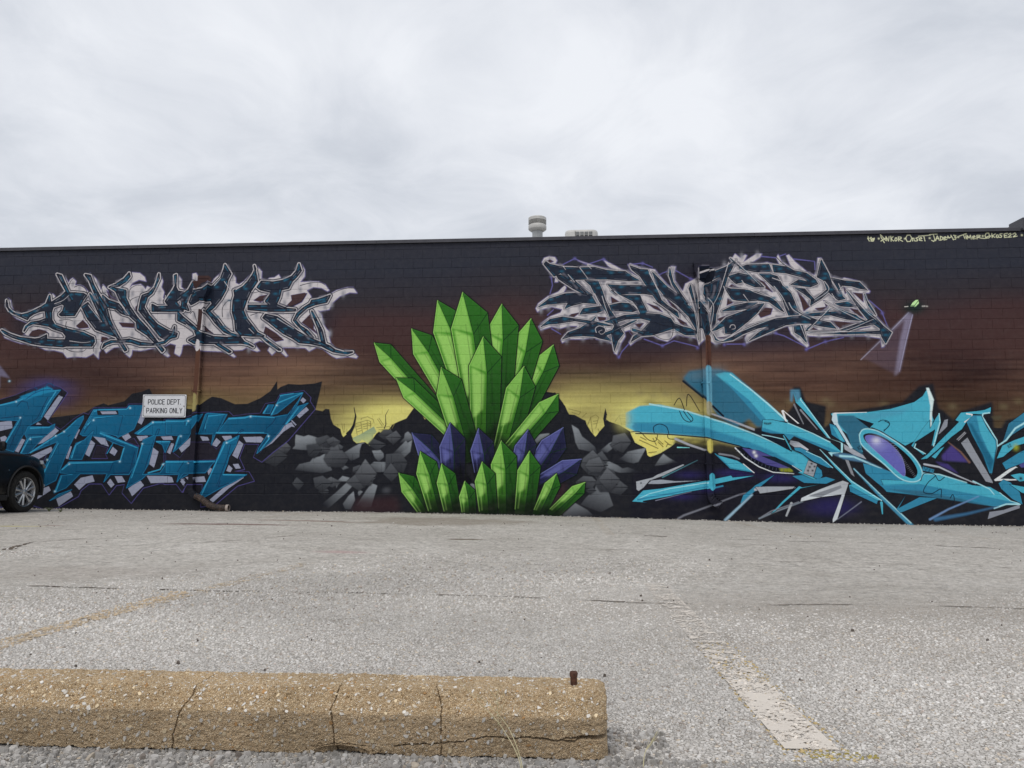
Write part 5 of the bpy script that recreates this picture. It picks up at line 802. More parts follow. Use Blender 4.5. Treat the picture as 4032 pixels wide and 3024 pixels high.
# exposed aggregate near the viewer: every chip is real geometry
def chips(name, px, py, size, base_z, tint, flat=.55, bury=.35, seed=1, seg=5):
    rs = np.random.RandomState(seed); n = len(px); ang0 = rs.rand(n) * 6.283
    k = np.arange(seg)[None, :]; an = ang0[:, None] + k * 6.283 / seg + (rs.rand(n, seg) - .5) * .7
    rr = size[:, None] * .5 * (.72 + .5 * rs.rand(n, seg)); el = .62 + .38 * rs.rand(n); ph = rs.rand(n) * 3.14
    def ring(scale, z):
        x = np.cos(an) * rr * scale; y = np.sin(an) * rr * scale * el[:, None]
        return x * np.cos(ph)[:, None] - y * np.sin(ph)[:, None], x * np.sin(ph)[:, None] + y * np.cos(ph)[:, None], z
    h = size * flat * (.7 + .6 * rs.rand(n)); tx = (rs.rand(n) - .5) * .8; ty = (rs.rand(n) - .5) * .8
    x0, y0, _ = ring(1.0, 0); x1, y1, _ = ring(.72, 0)
    z0 = np.zeros_like(x0) - (h * bury)[:, None] - .001; z1 = (h * (1 - bury))[:, None] + x1 * tx[:, None] + y1 * ty[:, None]
    Vv = np.concatenate([np.stack([x0 + px[:, None], y0 + py[:, None], z0 + base_z[:, None]], 2), np.stack([x1 + px[:, None], y1 + py[:, None], z1 + base_z[:, None]], 2)], 1).reshape(-1, 3)
    b = (np.arange(n) * 2 * seg)[:, None]
    lp = []
    for i in range(seg): j = (i + 1) % seg; lp.append(np.concatenate([b + i, b + j, b + seg + j, b + seg + i], 1))
    lp.append(np.concatenate([b + seg + i for i in range(seg)], 1))
    loops = np.concatenate(lp, 1).ravel(); sizes = np.tile([4] * seg + [seg], n)
    return big_mesh(name, Vv, loops, sizes, tint=np.repeat(tint, 2 * seg, axis=0))
ch = Mt('limestone_chips', rough=.85, spec=.3); at_ = ch.n('Attribute'); at_.attribute_name = 'tint'
ch.col(ch.mix(1.0, at_.outputs['Color'], ch.ramp(ch.noise(160, 3), [(.25, (.78, .77, .76)), (.75, (1.1, 1.1, 1.1))]), 'MULTIPLY'))
def chip_tints(n, rs):
    base = np.array([(.60, .573, .54), (.635, .61, .578), (.56, .532, .502), (.70, .68, .65), (.48, .455, .42), (.60, .52, .42), (.38, .33, .29), (.56, .48, .43)]); w = [.33, .25, .21, .07, .07, .03, .03, .01]
    t = base[rs.choice(len(base), n, p=w)]; return t * (.88 + .24 * rs.rand(n, 1))
rs = np.random.RandomState(11)
PX, PY, SZ = [], [], []
for (ya, yb, cell, keep) in ((1.55, 1.83, .0115, 1.0), (1.83, 2.5, .0108, .97), (2.5, 3.3, .0118, .92), (3.3, 5.0, .0138, .9), (5.0, 7.4, .0165, .9)):
    xa, xb = -.80 * yb - .12, .66 * yb + .12
    cx_, cy_ = np.meshgrid(np.arange(xa, xb, cell), np.arange(ya, yb, cell)); n_ = cx_.size
    x = cx_.ravel() + (rs.rand(n_) - .5) * cell * .95; y = cy_.ravel() + (rs.rand(n_) - .5) * cell * .95
    k_ = (rs.rand(n_) < keep * np.interp(y, [2.4, 3.2, 4.4, 6.2, 7.4], [1, .74, .40, .12, 0.0])) & (x > -.80 * y - .1) & (x < .66 * y + .1)
    PX.append(x[k_]); PY.append(y[k_]); SZ.append(cell * (.75 + .75 * rs.rand(k_.sum()) ** 1.6))
PX, PY, SZ = map(np.concatenate, (PX, PY, SZ))
under = (PX > -1.72) & (PX < .09) & (PY > 1.85) & (PY < 2.0)
PX, PY, SZ = PX[~under], PY[~under], SZ[~under]
tint = chip_tints(len(PX), rs)
# clean-swept / darker patches and the paint that still clings to the chips
dk = np.exp(-((PX - .1) / .5) ** 2 - ((PY - 2.55) / .25) ** 2) * .12 + np.where(PY < 1.85, .42, 0)  # chips in front of the stop: its shadow is darkened into their tint
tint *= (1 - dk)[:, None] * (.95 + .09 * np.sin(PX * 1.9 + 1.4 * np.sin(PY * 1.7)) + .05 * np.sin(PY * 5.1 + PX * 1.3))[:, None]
wob = .012 * np.sin(PY * 23) + .008 * np.sin(PY * 61)
inl = (np.abs(PX - .605 + .0) < .062 + wob * .5) & (PY > 1.945) & (PY < 3.0); flake = .5 + .5 * np.sin(PX * 90 + 3 * np.sin(PY * 37)) * np.sin(PY * 55 + PX * 20)
cov = inl & (rs.rand(len(PX)) < np.interp(PY, [1.94, 2.3, 2.55, 2.8, 3.0], [.9, .78, .6, .28, .05])) & (flake < .93)
tint[cov] = np.array([.80, .73, .65]) * (.9 + .14 * rs.rand(cov.sum(), 1))
rim = (PX > .53) & (PX - .605 < .088) & ~cov & (PY > 1.86) & (PY < 3.2) & (rs.rand(len(PX)) < .35); tint[rim] = np.array([.52, .40, .20]) * (.8 + .3 * rs.rand(rim.sum(), 1))
mossy = (np.hypot((PX - .66) / .09, (PY - 1.91) / .035) < 1) & (rs.rand(len(PX)) < .7); tint[mossy] = np.array([.40, .33, .10])
tl = (np.abs(PX + 2.24) < .07) & (PY > 2.6) & (PY < 4.4) & (rs.rand(len(PX)) < .5); tint[tl] = np.array([.60, .47, .32])
GB = G(PX, PY)
flat_ = SZ.copy(); fl = np.where(cov, .30, .5)
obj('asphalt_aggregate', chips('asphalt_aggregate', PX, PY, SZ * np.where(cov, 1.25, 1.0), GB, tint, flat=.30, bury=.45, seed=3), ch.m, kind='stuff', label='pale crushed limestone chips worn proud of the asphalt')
# loose gravel caught in front of and around the wheel stop
n_ = 1500; x = np.concatenate([rs.uniform(-1.7, .35, n_), rs.uniform(.1, .26, 120)]); y = np.concatenate([rs.uniform(1.58, 1.828, n_), rs.uniform(1.84, 2.06, 120)]); s_ = .008 + .020 * rs.rand(len(x)) ** 2.2
tn = chip_tints(len(x), rs) * (.42 + .38 * rs.rand(len(x), 1))  # gravel tint darkened to carry the shadow in front of the stop
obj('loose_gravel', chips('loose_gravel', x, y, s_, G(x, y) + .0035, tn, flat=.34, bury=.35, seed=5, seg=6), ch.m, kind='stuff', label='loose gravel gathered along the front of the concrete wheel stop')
n_ = 230; y = 2.1 + 12.8 * rs.rand(n_) ** 1.2; x = (rs.rand(n_) - .53) * 1.45 * y; s_ = .004 + .010 * rs.rand(n_) ** 4 + .0011 * y
tn = np.where(rs.rand(n_, 1) < .72, np.array([[.12, .10, .085]]), np.array([[.62, .6, .58]])) * np.ones((1, 3))
obj('scattered_grit', chips('scattered_grit', x, y, s_, np.array([gz(a_, b_) for a_, b_ in zip(x, y)]) + .002, tn, flat=.6, bury=.2, seed=9), ch.m, kind='stuff', label='dark grit and small stones scattered over the asphalt')
n_ = 2200; x = rs.uniform(-12.5, 9.5, n_); y = 15.19 - .16 * rs.rand(n_) ** 2.5 ; s_ = .01 + .03 * rs.rand(n_) ** 3
obj('wall_foot_debris', chips('wall_foot_debris', x, y, s_, G(x, y) + .001, chip_tints(n_, rs) * (.18 + .7 * rs.rand(n_, 1)), flat=.6, bury=.2, seed=10), ch.m, kind='stuff', label='line of grit and stones along the foot of the painted wall')

# ================================================================== BUILDING
BW0, BW1 = -14.2, 12.2
mural = paint_mural()
enc = np.where(mural <= .0031308, mural * 12.92, 1.055 * np.maximum(mural, 1e-6) ** (1 / 2.4) - .055)
px_ = np.ones((MH, MW, 4), dtype=np.float32); px_[:, :, :3] = enc[::-1]
img = bpy.data.images.new('sprayed_mural', MW, MH, alpha=False); img.pixels.foreach_set(px_.ravel()); img.update(); img.pack()
def mural_material(name, rough=.62, grit=1.0):
    a = Mt(name, rough=rough, spec=.14); X, Y, Z = a.xyz()
    u_ = a.math('DIVIDE', a.math('SUBTRACT', X, MX0), MX1 - MX0); v_ = a.math('DIVIDE', a.math('SUBTRACT', Z, MZ0), MZ1 - MZ0)
    cv = a.n('CombineXYZ'); a.l(u_, cv.inputs[0]); a.l(v_, cv.inputs[1])
    im = a.n('TexImage'); im.image = img; im.interpolation = 'Cubic'; im.extension = 'EXTEND'; a.l(cv.outputs[0], im.inputs[0])
    c = a.mix(a.math('MULTIPLY', a.ramp(a.noise(9, 5, .6), [(.45, 0.0), (.8, 1.0)]), .035 * grit), im.outputs[0], (.30, .28, .26))
    a.col(c); a.l(a.ramp(a.noise(14, 3), [(.3, .5), (.7, .75)]), a.b.inputs['Roughness'])
    a.bump(a.math('ADD', a.math('MULTIPLY', a.noise(120, 4, .65), .6), a.math('MULTIPLY', a.noise(14, 3), 1.0)), .35 * grit, .004)
    return a.m
wall_paint = mural_material('mural_on_blockwork')
pipe_paint = mural_material('mural_on_metal', .45, .25)
bld = empty('commercial_building', (0, WALL_Y, -.6), 'long single-storey block building with a graffiti mural across its whole wall', 'building')
def bp(o): o.parent = bld; o.matrix_parent_inverse = Matrix.Translation((0, -WALL_Y, .6)); return o
COURSE = .2032; JOINT0 = 4.226 + .72; BL = .4064; NC = 25
def block_mesh(name, w, h, proud=0.0):
    g = .0046; c = .0036; d = .013
    x0, x1, z0, z1 = -w / 2 + g * .55, w / 2 - g * .55, -h / 2 + g, h / 2 - g
    v = [(x0 + c * .6, -proud, z0 + c), (x1 - c * .6, -proud, z0 + c), (x1 - c * .6, -proud, z1 - c), (x0 + c * .6, -proud, z1 - c), (x0, c, z0), (x1, c, z0), (x1, c, z1), (x0, c, z1), (x0, d, z0), (x1, d, z0), (x1, d, z1), (x0, d, z1)]
    f = [(0, 1, 2, 3)]
    for a_ in (0, 4):
        for k in range(4): f.append((a_ + k, a_ + 4 + k, a_ + 4 + (k + 1) % 4, a_ + (k + 1) % 4))
    return v, f
cells = []
for r_ in range(-1, NC + 0):
    zt = JOINT0 - r_ * COURSE; zb = zt - COURSE
    if r_ == -1: zt, zb = 5.078, JOINT0
    off = BL / 2 if r_ % 2 else 0.0
    k0 = int(math.floor((BW0 - off) / BL)); xk = k0 * BL + off
    while xk < BW1:
        xa, xb = max(xk, BW0), min(xk + BL, BW1)
        if xb - xa > .06: cells.append((r_, xa, xb, zb, zt))
        xk += BL
def shown(c):
    _, xa, xb, zb, zt = c; x = (xa + xb) / 2; z = (zb + zt) / 2 - CAM_Z; d_ = Vector((x, WALL_Y, z)); dep = d_.dot(_fw)
    u_ = d_.dot(_rt) / dep * 2950
    if abs(u_) > 2016: return -1
    return (xb - xa) * (zt - zb) * (1 / dep ** 2) * 1000 + (0.02 if xb - xa > .4 else 0)
order = sorted(range(len(cells)), key=lambda i: -shown(cells[i])); own = set(order[:300])
bv, bf = block_mesh('b', BL, COURSE); bme = mesh_from('concrete_block', bv, bf); bme.materials.append(wall_paint)
sv, sl, ss = [], [], []
rb = random.Random(5)
for i, (r_, xa, xb, zb, zt) in enumerate(cells):
    cx_, cz_ = (xa + xb) / 2, (zb + zt) / 2; jy = rb.uniform(-.0022, .0022); ja = rb.uniform(-.004, .004)
    if i in own:
        o = bpy.data.objects.new('concrete_block', bme); COL.objects.link(o); o.parent = bld; o.matrix_parent_inverse = Matrix.Translation((0, -WALL_Y, .6))
        o.location = (cx_, WALL_Y + jy, cz_); o.rotation_euler = (rb.uniform(-.006, .006), 0, ja)
    else:
        v, f = block_mesh('b', xb - xa, zt - zb); n0 = len(sv)
        for p in v: sv.append((p[0] + cx_, p[1] + WALL_Y + jy + p[0] * ja, p[2] + cz_))
        for q in f: sl += [n0 + t for t in q]; ss.append(4)
bp(obj('blockwork', big_mesh('blockwork', sv, sl, ss), wall_paint, kind='stuff'))
mo = MB(); mo.box(BW0, BW1, WALL_Y + .0045, WALL_Y + .2, -.16, 5.07); bp(mo.build('mortar', wall_paint))
# poured footing band under the last course, its top edge crumbling
fx = np.linspace(BW0, BW1, 700); fz = -.134 - .006 - .004 * noise2(700, 1, 9, 1, 77)[0] - .012 * (noise2(700, 1, 3, 1, 78)[0] > .9)
fv, ff = [], []
for i in range(700):
    wv = .003 * math.sin(fx[i] * 3.1) + .002 * math.sin(fx[i] * 11)
    fv += [(fx[i], WALL_Y + .1, fz[i]), (fx[i], WALL_Y + .004 + wv, fz[i]), (fx[i], WALL_Y - .002 + wv, fz[i] - .008), (fx[i], WALL_Y - .004 + wv, -.45), (fx[i], WALL_Y - .004 + wv, -1.0)]
for i in range(699):
    for k in range(4): ff.append([5 * i + k, 5 * i + 5 + k, 5 * i + 6 + k, 5 * i + 1 + k])
bp(obj('foundation', mesh_from('foundation', fv, ff), wall_paint))
dirty_metal = Mt('dark_painted_metal', rough=.45, spec=.5); dirty_metal.col(dirty_metal.ramp(dirty_metal.noise(6, 4), [(.3, (.035, .035, .045)), (.7, (.055, .053, .065))]))
for k in range(9):
    xa, xb = BW0 + k * (BW1 - 3.0 - BW0) / 9, BW0 + (k + 1) * (BW1 - 3.0 - BW0) / 9
    if k == 8: xb = 9.16
    xa = BW0 + k * (9.16 - BW0) / 9; xb = BW0 + (k + 1) * (9.16 - BW0) / 9
    c_ = MB(); c_.box(xa + .0008, xb - .0008, WALL_Y - .035, WALL_Y + .28, 5.082, 5.150, .004); c_.box(xa + .0008, xb - .0008, WALL_Y - .043, WALL_Y - .0352, 5.076, 5.094, .002)
    bp(c_.build('coping', dirty_metal.m))
stepm = MB(); stepm.box(9.19, 12.2, WALL_Y - .07, WALL_Y + .4, 5.084, 5.34, .01); bp(stepm.build('raised_parapet', dirty_metal.m))
plain = Mt('grey_render', rough=.9, col=(.2, .19, .19)); roofm = Mt('roof_membrane', rough=.9, col=(.3, .3, .3))
sw = MB(); sw.box(BW0, BW0 + .2, WALL_Y + .201, 38, -1, 5.07); sw.box(BW1 - .2, BW1, WALL_Y + .201, 38, -1, 5.07); sw.box(BW0, BW1, 38.001, 38.2, -1, 5.07); bp(sw.build('side_wall', plain.m))
rf = MB(); rf.box(BW0 + .201, BW1 - .201, WALL_Y + .281, 38, 4.86, 4.95); bp(rf.build('roof', roofm.m))

# ---- downspouts painted over with the mural
def downspout(xt, xb, z_top, z_bot, kind):
    D = MB(); w = .105; y = WALL_Y - .062
    D.rect_tube([(xt, y, z_top), (xt + (xb - xt) * .3, y, z_top - (z_top - z_bot) * .3), (xt + (xb - xt) * .6, y, z_top - (z_top - z_bot) * .6), (xb, y, z_bot)], w, .075)
    p = bp(D.build('downspout', pipe_paint))
    H = MB(); bw = .33 if kind == 'left' else .32
    bm = bmesh.new(); zt = z_top + .33
    pr = [(-bw / 2, zt), (bw / 2, zt), (bw / 2, zt - .04), (bw / 2 - .012, zt - .05), (bw / 2 - .012, zt - .19), (w * .62, zt - .33), (-w * .62, zt - .33), (-bw / 2 + .012, zt - .19), (-bw / 2 + .012, zt - .05), (-bw / 2, zt - .04)]
    fr = [bm.verts.new((xt + a_ , WALL_Y - .19 + (.05 if b_ < zt - .25 else 0) + (.006 if abs(a_) < bw / 2 - .01 else 0), b_)) for a_, b_ in pr]; bk = [bm.verts.new((xt + a_, WALL_Y - .014, b_)) for a_, b_ in pr]
    bm.faces.new(fr); bm.faces.new(bk[::-1])
    for k in range(len(pr)): bm.faces.new([fr[k], bk[k], bk[(k + 1) % len(pr)], fr[(k + 1) % len(pr)]])
    H.add_bm(bm); hp = H.build('leader_head', pipe_paint); hp.parent = p
    for zz in (z_top - .6, (z_top + z_bot) / 2, z_bot + .5):
        t = (z_top - zz) / (z_top - z_bot); xx = xt + (xb - xt) * t
        s_ = MB(); s_.box(xx - .085, xx + .085, WALL_Y - .104, WALL_Y - .101, zz - .015, zz + .015); s_.box(xx - .085, xx - .056, WALL_Y - .1005, WALL_Y - .012, zz - .015, zz + .015); s_.box(xx + .056, xx + .085, WALL_Y - .1005, WALL_Y - .012, zz - .015, zz + .015)
        q = s_.build('bracket', pipe_paint); q.parent = p
    return p
rusty = Mt('corrugated_drain_hose', rough=.6); rusty.col(rusty.ramp(rusty.noise(18, 4), [(.35, (.022, .018, .016)), (.6, (.07, .045, .035)), (.8, (.20, .15, .11))]))
dl = downspout(-7.53, -7.63, 3.98, .02, 'left')
zb = -.0
E1 = MB(); E1.rect_tube([(-7.63, WALL_Y - .064, .06), (-7.63, WALL_Y - .066, -.03), (-7.60, WALL_Y - .08, -.10), (-7.54, WALL_Y - .10, -.15), (-7.47, WALL_Y - .12, -.185)], .112, .085, [1, 1.03, 1.05, 1.05, 1.0]); q = E1.build('elbow', pipe_paint); q.parent = dl
hp = [(-7.50, WALL_Y - .12, -.17), (-7.40, WALL_Y - .13, -.21), (-7.30, WALL_Y - .15, -.27), (-7.20, WALL_Y - .17, -.34), (-7.08, WALL_Y - .19, -.385), (-6.94, WALL_Y - .2, -.405), (-6.78, WALL_Y - .2, -.41)]
hh = []; rr = []
for a_, b_ in zip(hp[:-1], hp[1:]):
    for k in range(6): hh.append(Vector(a_).lerp(Vector(b_), k / 6)); rr.append(.060 + (.008 if k % 2 else -.004))
hh.append(Vector(hp[-1])); rr.append(.064)
Hs = MB().tube(hh, rr, 12, caps=False); q = Hs.build('drain_hose', rusty.m, smooth=False); q.parent = dl
cuff = MB().lathe([(.058, 0), (.070, 0), (.070, .05), (.058, .05)], (-6.80, WALL_Y - .2, -.41), 14, 'x'); pale = Mt('chalky_hose_cuff', rough=.8, col=(.34, .29, .26)); q = cuff.build('hose_cuff', pale.m); q.parent = dl
dr = downspout(2.87, 2.935, 4.20, -.02, 'right')
E2 = MB(); path = [(2.935, WALL_Y - .064, .02), (2.937, WALL_Y - .068, -.10), (2.95, WALL_Y - .085, -.18), (2.985, WALL_Y - .12, -.25), (3.04, WALL_Y - .16, -.30), (3.11, WALL_Y - .2, -.335)]
E2.rect_tube(path, .118, .09, [1, 1.05, 1.1, 1.12, 1.16, 1.2]); q = E2.build('elbow', pipe_paint); q.parent = dr
for k in range(5):
    a_ = Vector(path[2]).lerp(Vector(path[5]), k / 4.6); b_ = a_ + (Vector(path[5]) - Vector(path[3])).normalized() * .012
    rb_ = MB().rect_tube([a_, b_], .155, .12); q = rb_.build('crimp_rib', pipe_paint); q.parent = dr

# ================================================================== SIGN
white_sheet = Mt('weathered_white_sheet', rough=.4, spec=.5); white_sheet.col(white_sheet.mix(white_sheet.math('MULTIPLY', white_sheet.ramp(white_sheet.noise(7, 5), [(.45, 0.0), (.8, 1.0)]), .35), (.68, .69, .72), (.40, .38, .36)))
black_ink = Mt('black_sign_ink', rough=.5, col=(.018, .02, .028)); screwm = Mt('rusty_screw', rough=.6, metal=.6, col=(.14, .10, .08))
SX, SZ_, SY = -8.285, 1.69, WALL_Y - .028
sign = empty('parking_sign', (SX, SY, SZ_), 'white metal sign reading POLICE DEPT. PARKING ONLY screwed to the mural wall', 'sign')
def rr_poly(w, h, r, n=5):
    out = []
    for cx_, cz_, a0 in ((w / 2 - r, h / 2 - r, 0), (-w / 2 + r, h / 2 - r, 90), (-w / 2 + r, -h / 2 + r, 180), (w / 2 - r, -h / 2 + r, 270)):
        for k in range(n + 1): t = R(a0 + 90 * k / n); out.append((cx_ + r * math.cos(t), cz_ + r * math.sin(t)))
    return out
def plate(pts, y0, y1):
    m_ = len(pts); v = [(x, y0, z) for x, z in pts] + [(x, y1, z) for x, z in pts]; f = [list(range(m_))[::-1], [m_ + k for k in range(m_)]] + [[k, (k + 1) % m_, m_ + (k + 1) % m_, m_ + k] for k in range(m_)]
    o = MB(); o.v = [Vector(q) for q in v]; o.f = f; return o
SW, SH = .94, .475
plate(rr_poly(SW, SH, .012), -.004, .0).build('panel', white_sheet.m, sign)
def frame_ring(w, h, r, t, y0, y1):
    a_, b_ = rr_poly(w, h, r), rr_poly(w - 2 * t, h - 2 * t, max(r * .9, .01)); m_ = len(a_); o = MB()
    o.v = [Vector((x, y0, z)) for x, z in a_] + [Vector((x, y0, z)) for x, z in b_] + [Vector((x, y1, z)) for x, z in a_] + [Vector((x, y1, z)) for x, z in b_]
    for k in range(m_):
        j = (k + 1) % m_; o.f += [[k, j, m_ + j, m_ + k], [2 * m_ + k, 3 * m_ + k, 3 * m_ + j, 2 * m_ + j], [k, 2 * m_ + k, 2 * m_ + j, j], [m_ + k, m_ + j, 3 * m_ + j, 3 * m_ + k]]
    return o
frame_ring(SW - .034, SH - .034, .03, .0085, -.0052, -.0042).build('border', black_ink.m, sign)
FONT = {'P': [[(0, 0), (0, 1), (.62, 1), (.86, .9), (.9, .72), (.84, .54), (.6, .44), (0, .44)]], 'O': [[(.45, 1), (.12, .92), (0, .7), (0, .3), (.12, .08), (.45, 0), (.78, .08), (.9, .3), (.9, .7), (.78, .92), (.45, 1)]],
        'L': [[(0, 1), (0, 0), (.78, 0)]], 'I': [[(0, 0), (0, 1)]], 'C': [[(.9, .72), (.8, .92), (.45, 1), (.12, .92), (0, .7), (0, .3), (.12, .08), (.45, 0), (.8, .08), (.9, .28)]], 'E': [[(.82, 1), (0, 1), (0, 0), (.82, 0)], [(0, .52), (.7, .52)]],
        'D': [[(0, 0), (0, 1), (.5, 1), (.8, .9), (.9, .68), (.9, .32), (.8, .1), (.5, 0), (0, 0)]], 'T': [[(0, 1), (.86, 1)], [(.43, 1), (.43, 0)]], '.': [[(0, 0), (0, .03)]], 'A': [[(0, 0), (.45, 1), (.9, 0)], [(.16, .32), (.74, .32)]],
        'R': [[(0, 0), (0, 1), (.62, 1), (.86, .9), (.9, .72), (.84, .54), (.6, .44), (0, .44)], [(.5, .44), (.9, 0)]], 'K': [[(0, 0), (0, 1)], [(.84, 1), (0, .4)], [(.28, .58), (.9, 0)]], 'N': [[(0, 0), (0, 1), (.86, 0), (.86, 1)]],
        'G': [[(.9, .74), (.8, .92), (.45, 1), (.12, .92), (0, .7), (0, .3), (.12, .08), (.45, 0), (.8, .08), (.9, .26), (.9, .46), (.5, .46)]], 'Y': [[(0, 1), (.45, .46), (.9, 1)], [(.45, .46), (.45, 0)]]}
ADV = {'I': .0, '.': .0, 'L': .78, 'T': .86, 'E': .82, 'N': .86}
def write(txt, cx_, z0, hgt, wid, sw):
    x = 0; segs = []; sc = None
    for c in txt:
        if c == ' ': x += .75; continue
        for pl in FONT[c]: segs.append((c, [(x + a_, b_) for a_, b_ in pl]))
        x += ADV.get(c, .9) + .42
    tot = x - .42; kx = wid / tot
    letters = {}
    for i, (c, pl) in enumerate(segs):
        o = MB(); pts = [Vector((cx_ - wid / 2 + a_ * kx, 0, z0 + b_ * hgt)) for a_, b_ in pl]
        letters.setdefault((c, i if len(FONT[c]) == 1 else c), []).append(pts)
    o = MB(); jj = 0
    for key, pls in letters.items():
        for pts in pls:
            for p, q in zip(pts[:-1], pts[1:]):
                jj += 1; d_ = (q - p).normalized(); nn = Vector((-d_.z, 0, d_.x)) * sw / 2; p2, q2 = p - d_ * sw * .42, q + d_ * sw * .42; n0 = len(o.v); y_ = -.0045 - .00006 * (jj % 7)
                for w_ in (p2 + nn, p2 - nn, q2 - nn, q2 + nn): o.v.append(Vector((w_.x, y_, w_.z)))
                o.f.append([n0, n0 + 1, n0 + 2, n0 + 3])
    return o
write('POLICE DEPT.', .0, .035, .098, .70, .0155).build('lettering', black_ink.m, sign)
write('PARKING ONLY', .005, -.148, .098, .765, .0155).build('lettering', black_ink.m, sign)
for sx_, sz_ in ((-.425, -.005), (.425, -.005)):
    MB().lathe([(.0, -.012), (.008, -.0115), (.011, -.008), (.011, -.0041)], (0, 0, 0), 10, 'z').build('screw', screwm.m, sign, loc=(sx_, 0, sz_)).rotation_euler = (R(90), 0, 0)
for o_ in sign.children:
    if o_.name.startswith('screw'): o_.rotation_euler = (R(-90), 0, 0)
sign.rotation_euler = (0, R(.35), 0)

# ================================================================== ROOF EQUIPMENT
galv = Mt('galvanised_sheet', rough=.5, metal=.35, spec=.5); galv.col(galv.ramp(galv.noise(5, 5), [(.3, (.30, .31, .31)), (.7, (.46, .47, .47))]))
beige = Mt('beige_enamel', rough=.5, spec=.5); beige.col(beige.ramp(beige.noise(5, 4), [(.3, (.44, .43, .41)), (.7, (.56, .55, .52))])); darkv = Mt('dark_opening', rough=.9, col=(.04, .038, .034))
VX, VY = -.527, 18.0
vent = empty('exhaust_vent', (VX, VY, 4.95), 'round metal exhaust cowl on a galvanised stack above the roof edge', 'vent')
st = MB().lathe([(.128, 0), (.128, 1.26), (.10, 1.27)], (0, 0, 0), 28); st.box(-.004, .004, -.136, -.127, 0.0, 1.2); st.build('stack', galv.m, vent, smooth=True)
MB().lathe([(.13, 1.16), (.17, 1.165), (.216, 1.20), (.222, 1.21), (.222, 1.29), (.20, 1.33), (.17, 1.34), (.13, 1.345)], (0, 0, 0), 36).build('lower_skirt', beige.m, vent, smooth=True)
MB().lathe([(.198, 1.335), (.198, 1.42)], (0, 0, 0), 36).build('inner_drum', darkv.m, vent, smooth=True)
MB().lathe([(.214, 1.418), (.221, 1.42), (.221, 1.487), (.205, 1.505), (.12, 1.522), (.0, 1.527)], (0, 0, 0), 36).build('cap', beige.m, vent, smooth=True)
gr = MB()
for k in range(44): t = 2 * math.pi * k / 44; gr.tube([(.215 * math.cos(t), .215 * math.sin(t), 1.335), (.215 * math.cos(t), .215 * math.sin(t), 1.42)], .0045, 4)
for zz in (1.338, 1.365, 1.393):
    pts = [(.216 * math.cos(2 * math.pi * k / 44), .216 * math.sin(2 * math.pi * k / 44), zz) for k in range(45)]; gr.tube(pts, .0045, 4)
gr.build('bird_screen', beige.m, vent)
ac = empty('rooftop_condenser', (.60, 20.0, 4.95), 'low rounded beige air conditioner housing with louvred openings on the roof', 'air conditioner')
cp = rr_poly(.88, .86, .16, 6); o_ = MB(); m_ = len(cp)
lev = [(1.0, 0), (1.0, 1.58), (.985, 1.625), (.93, 1.66), (.0, 1.675)]
for s_, h in lev:
    for x, y in cp: o_.v.append(Vector((x * s_, y * s_, h)))
for i in range(len(lev) - 1):
    for k in range(m_): q = i * m_; o_.f.append([q + k, q + (k + 1) % m_, q + m_ + (k + 1) % m_, q + m_ + k])
o_.build('casing', beige.m, ac, smooth=True)
for k, xx in enumerate((-.105, .01, .125, .24)):
    MB().box(xx - .045, xx + .045, -.437, -.43, 1.30, 1.60, .003).build('louvre_recess', darkv.m, ac)
    for j in range(5): MB().box(xx - .044, xx + .044, -.446, -.4375, 1.50 + j * .022, 1.510 + j * .022).build('louvre', galv.m, ac)
MB().box(-.172, -.162, -.440, -.431, 1.0, 1.62).build('seam_strip', darkv.m, ac)
hood = empty('roof_hood', (9.72, 15.95, 4.95), 'pale gable-ended metal hood behind the raised parapet', 'hood')
o_ = MB(); pr = [(-.26, 0), (-.26, .44), (0, .56), (.26, .44), (.26, 0)]
bm = bmesh.new(); fr = [bm.verts.new((a_, -.2, b_)) for a_, b_ in pr]; bk = [bm.verts.new((a_, .5, b_)) for a_, b_ in pr]; bm.faces.new(fr); bm.faces.new(bk[::-1])
for k in range(5): bm.faces.new([fr[k], bk[k], bk[(k + 1) % 5], fr[(k + 1) % 5]])
o_.add_bm(bm); o_.build('shell', beige.m, hood)
for sg in (-1, 1):
    rm = MB(); rm.rect_tube([(0, .15, .575), (sg * .29, .15, .442)], .02, .76); rm.build('roof_panel', galv.m, hood)

# ================================================================== WHEEL STOP
conc = Mt('exposed_buff_concrete', rough=.95, spec=.2)
gv = conc.vor(240); gv2 = conc.vor(620)
c0 = conc.ramp(conc.xyz(gv.outputs['Color'])[0], [(0, (.28, .17, .08)), (.25, (.55, .39, .21)), (.7, (.68, .52, .33)), (.9, (.84, .74, .57)), (1, (.42, .25, .12))])
c0 = conc.mix(conc.ramp(conc.vor(240, 'DISTANCE_TO_EDGE').outputs['Distance'], [(0, .85), (.09, 0.0)]), c0, (.12, .075, .04))
c0 = conc.mix(.45, c0, conc.ramp(conc.xyz(gv2.outputs['Color'])[1], [(0, (.36, .23, .12)), (1, (.80, .65, .45))]))
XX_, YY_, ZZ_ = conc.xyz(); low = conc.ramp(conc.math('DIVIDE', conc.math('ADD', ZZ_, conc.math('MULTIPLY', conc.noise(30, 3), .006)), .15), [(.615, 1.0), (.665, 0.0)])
c0 = conc.mix(conc.math('MULTIPLY', low, .55), c0, (.40, .31, .21)); c0 = conc.mix(1.0, c0, conc.ramp(conc.noise(7, 5), [(.3, (.80, .79, .77)), (.7, (1.1, 1.08, 1.05))]), 'MULTIPLY')  # low front face: brown-grey dirt plus its shading, mixed into the colour
conc.col(c0); conc.bump(conc.math('ADD', conc.ramp(conc.vor(240, 'DISTANCE_TO_EDGE').outputs['Distance'], [(0, 0.0), (.25, 1.0)]), conc.math('MULTIPLY', conc.noise(260, 4), 1.0)), .9, .0022)
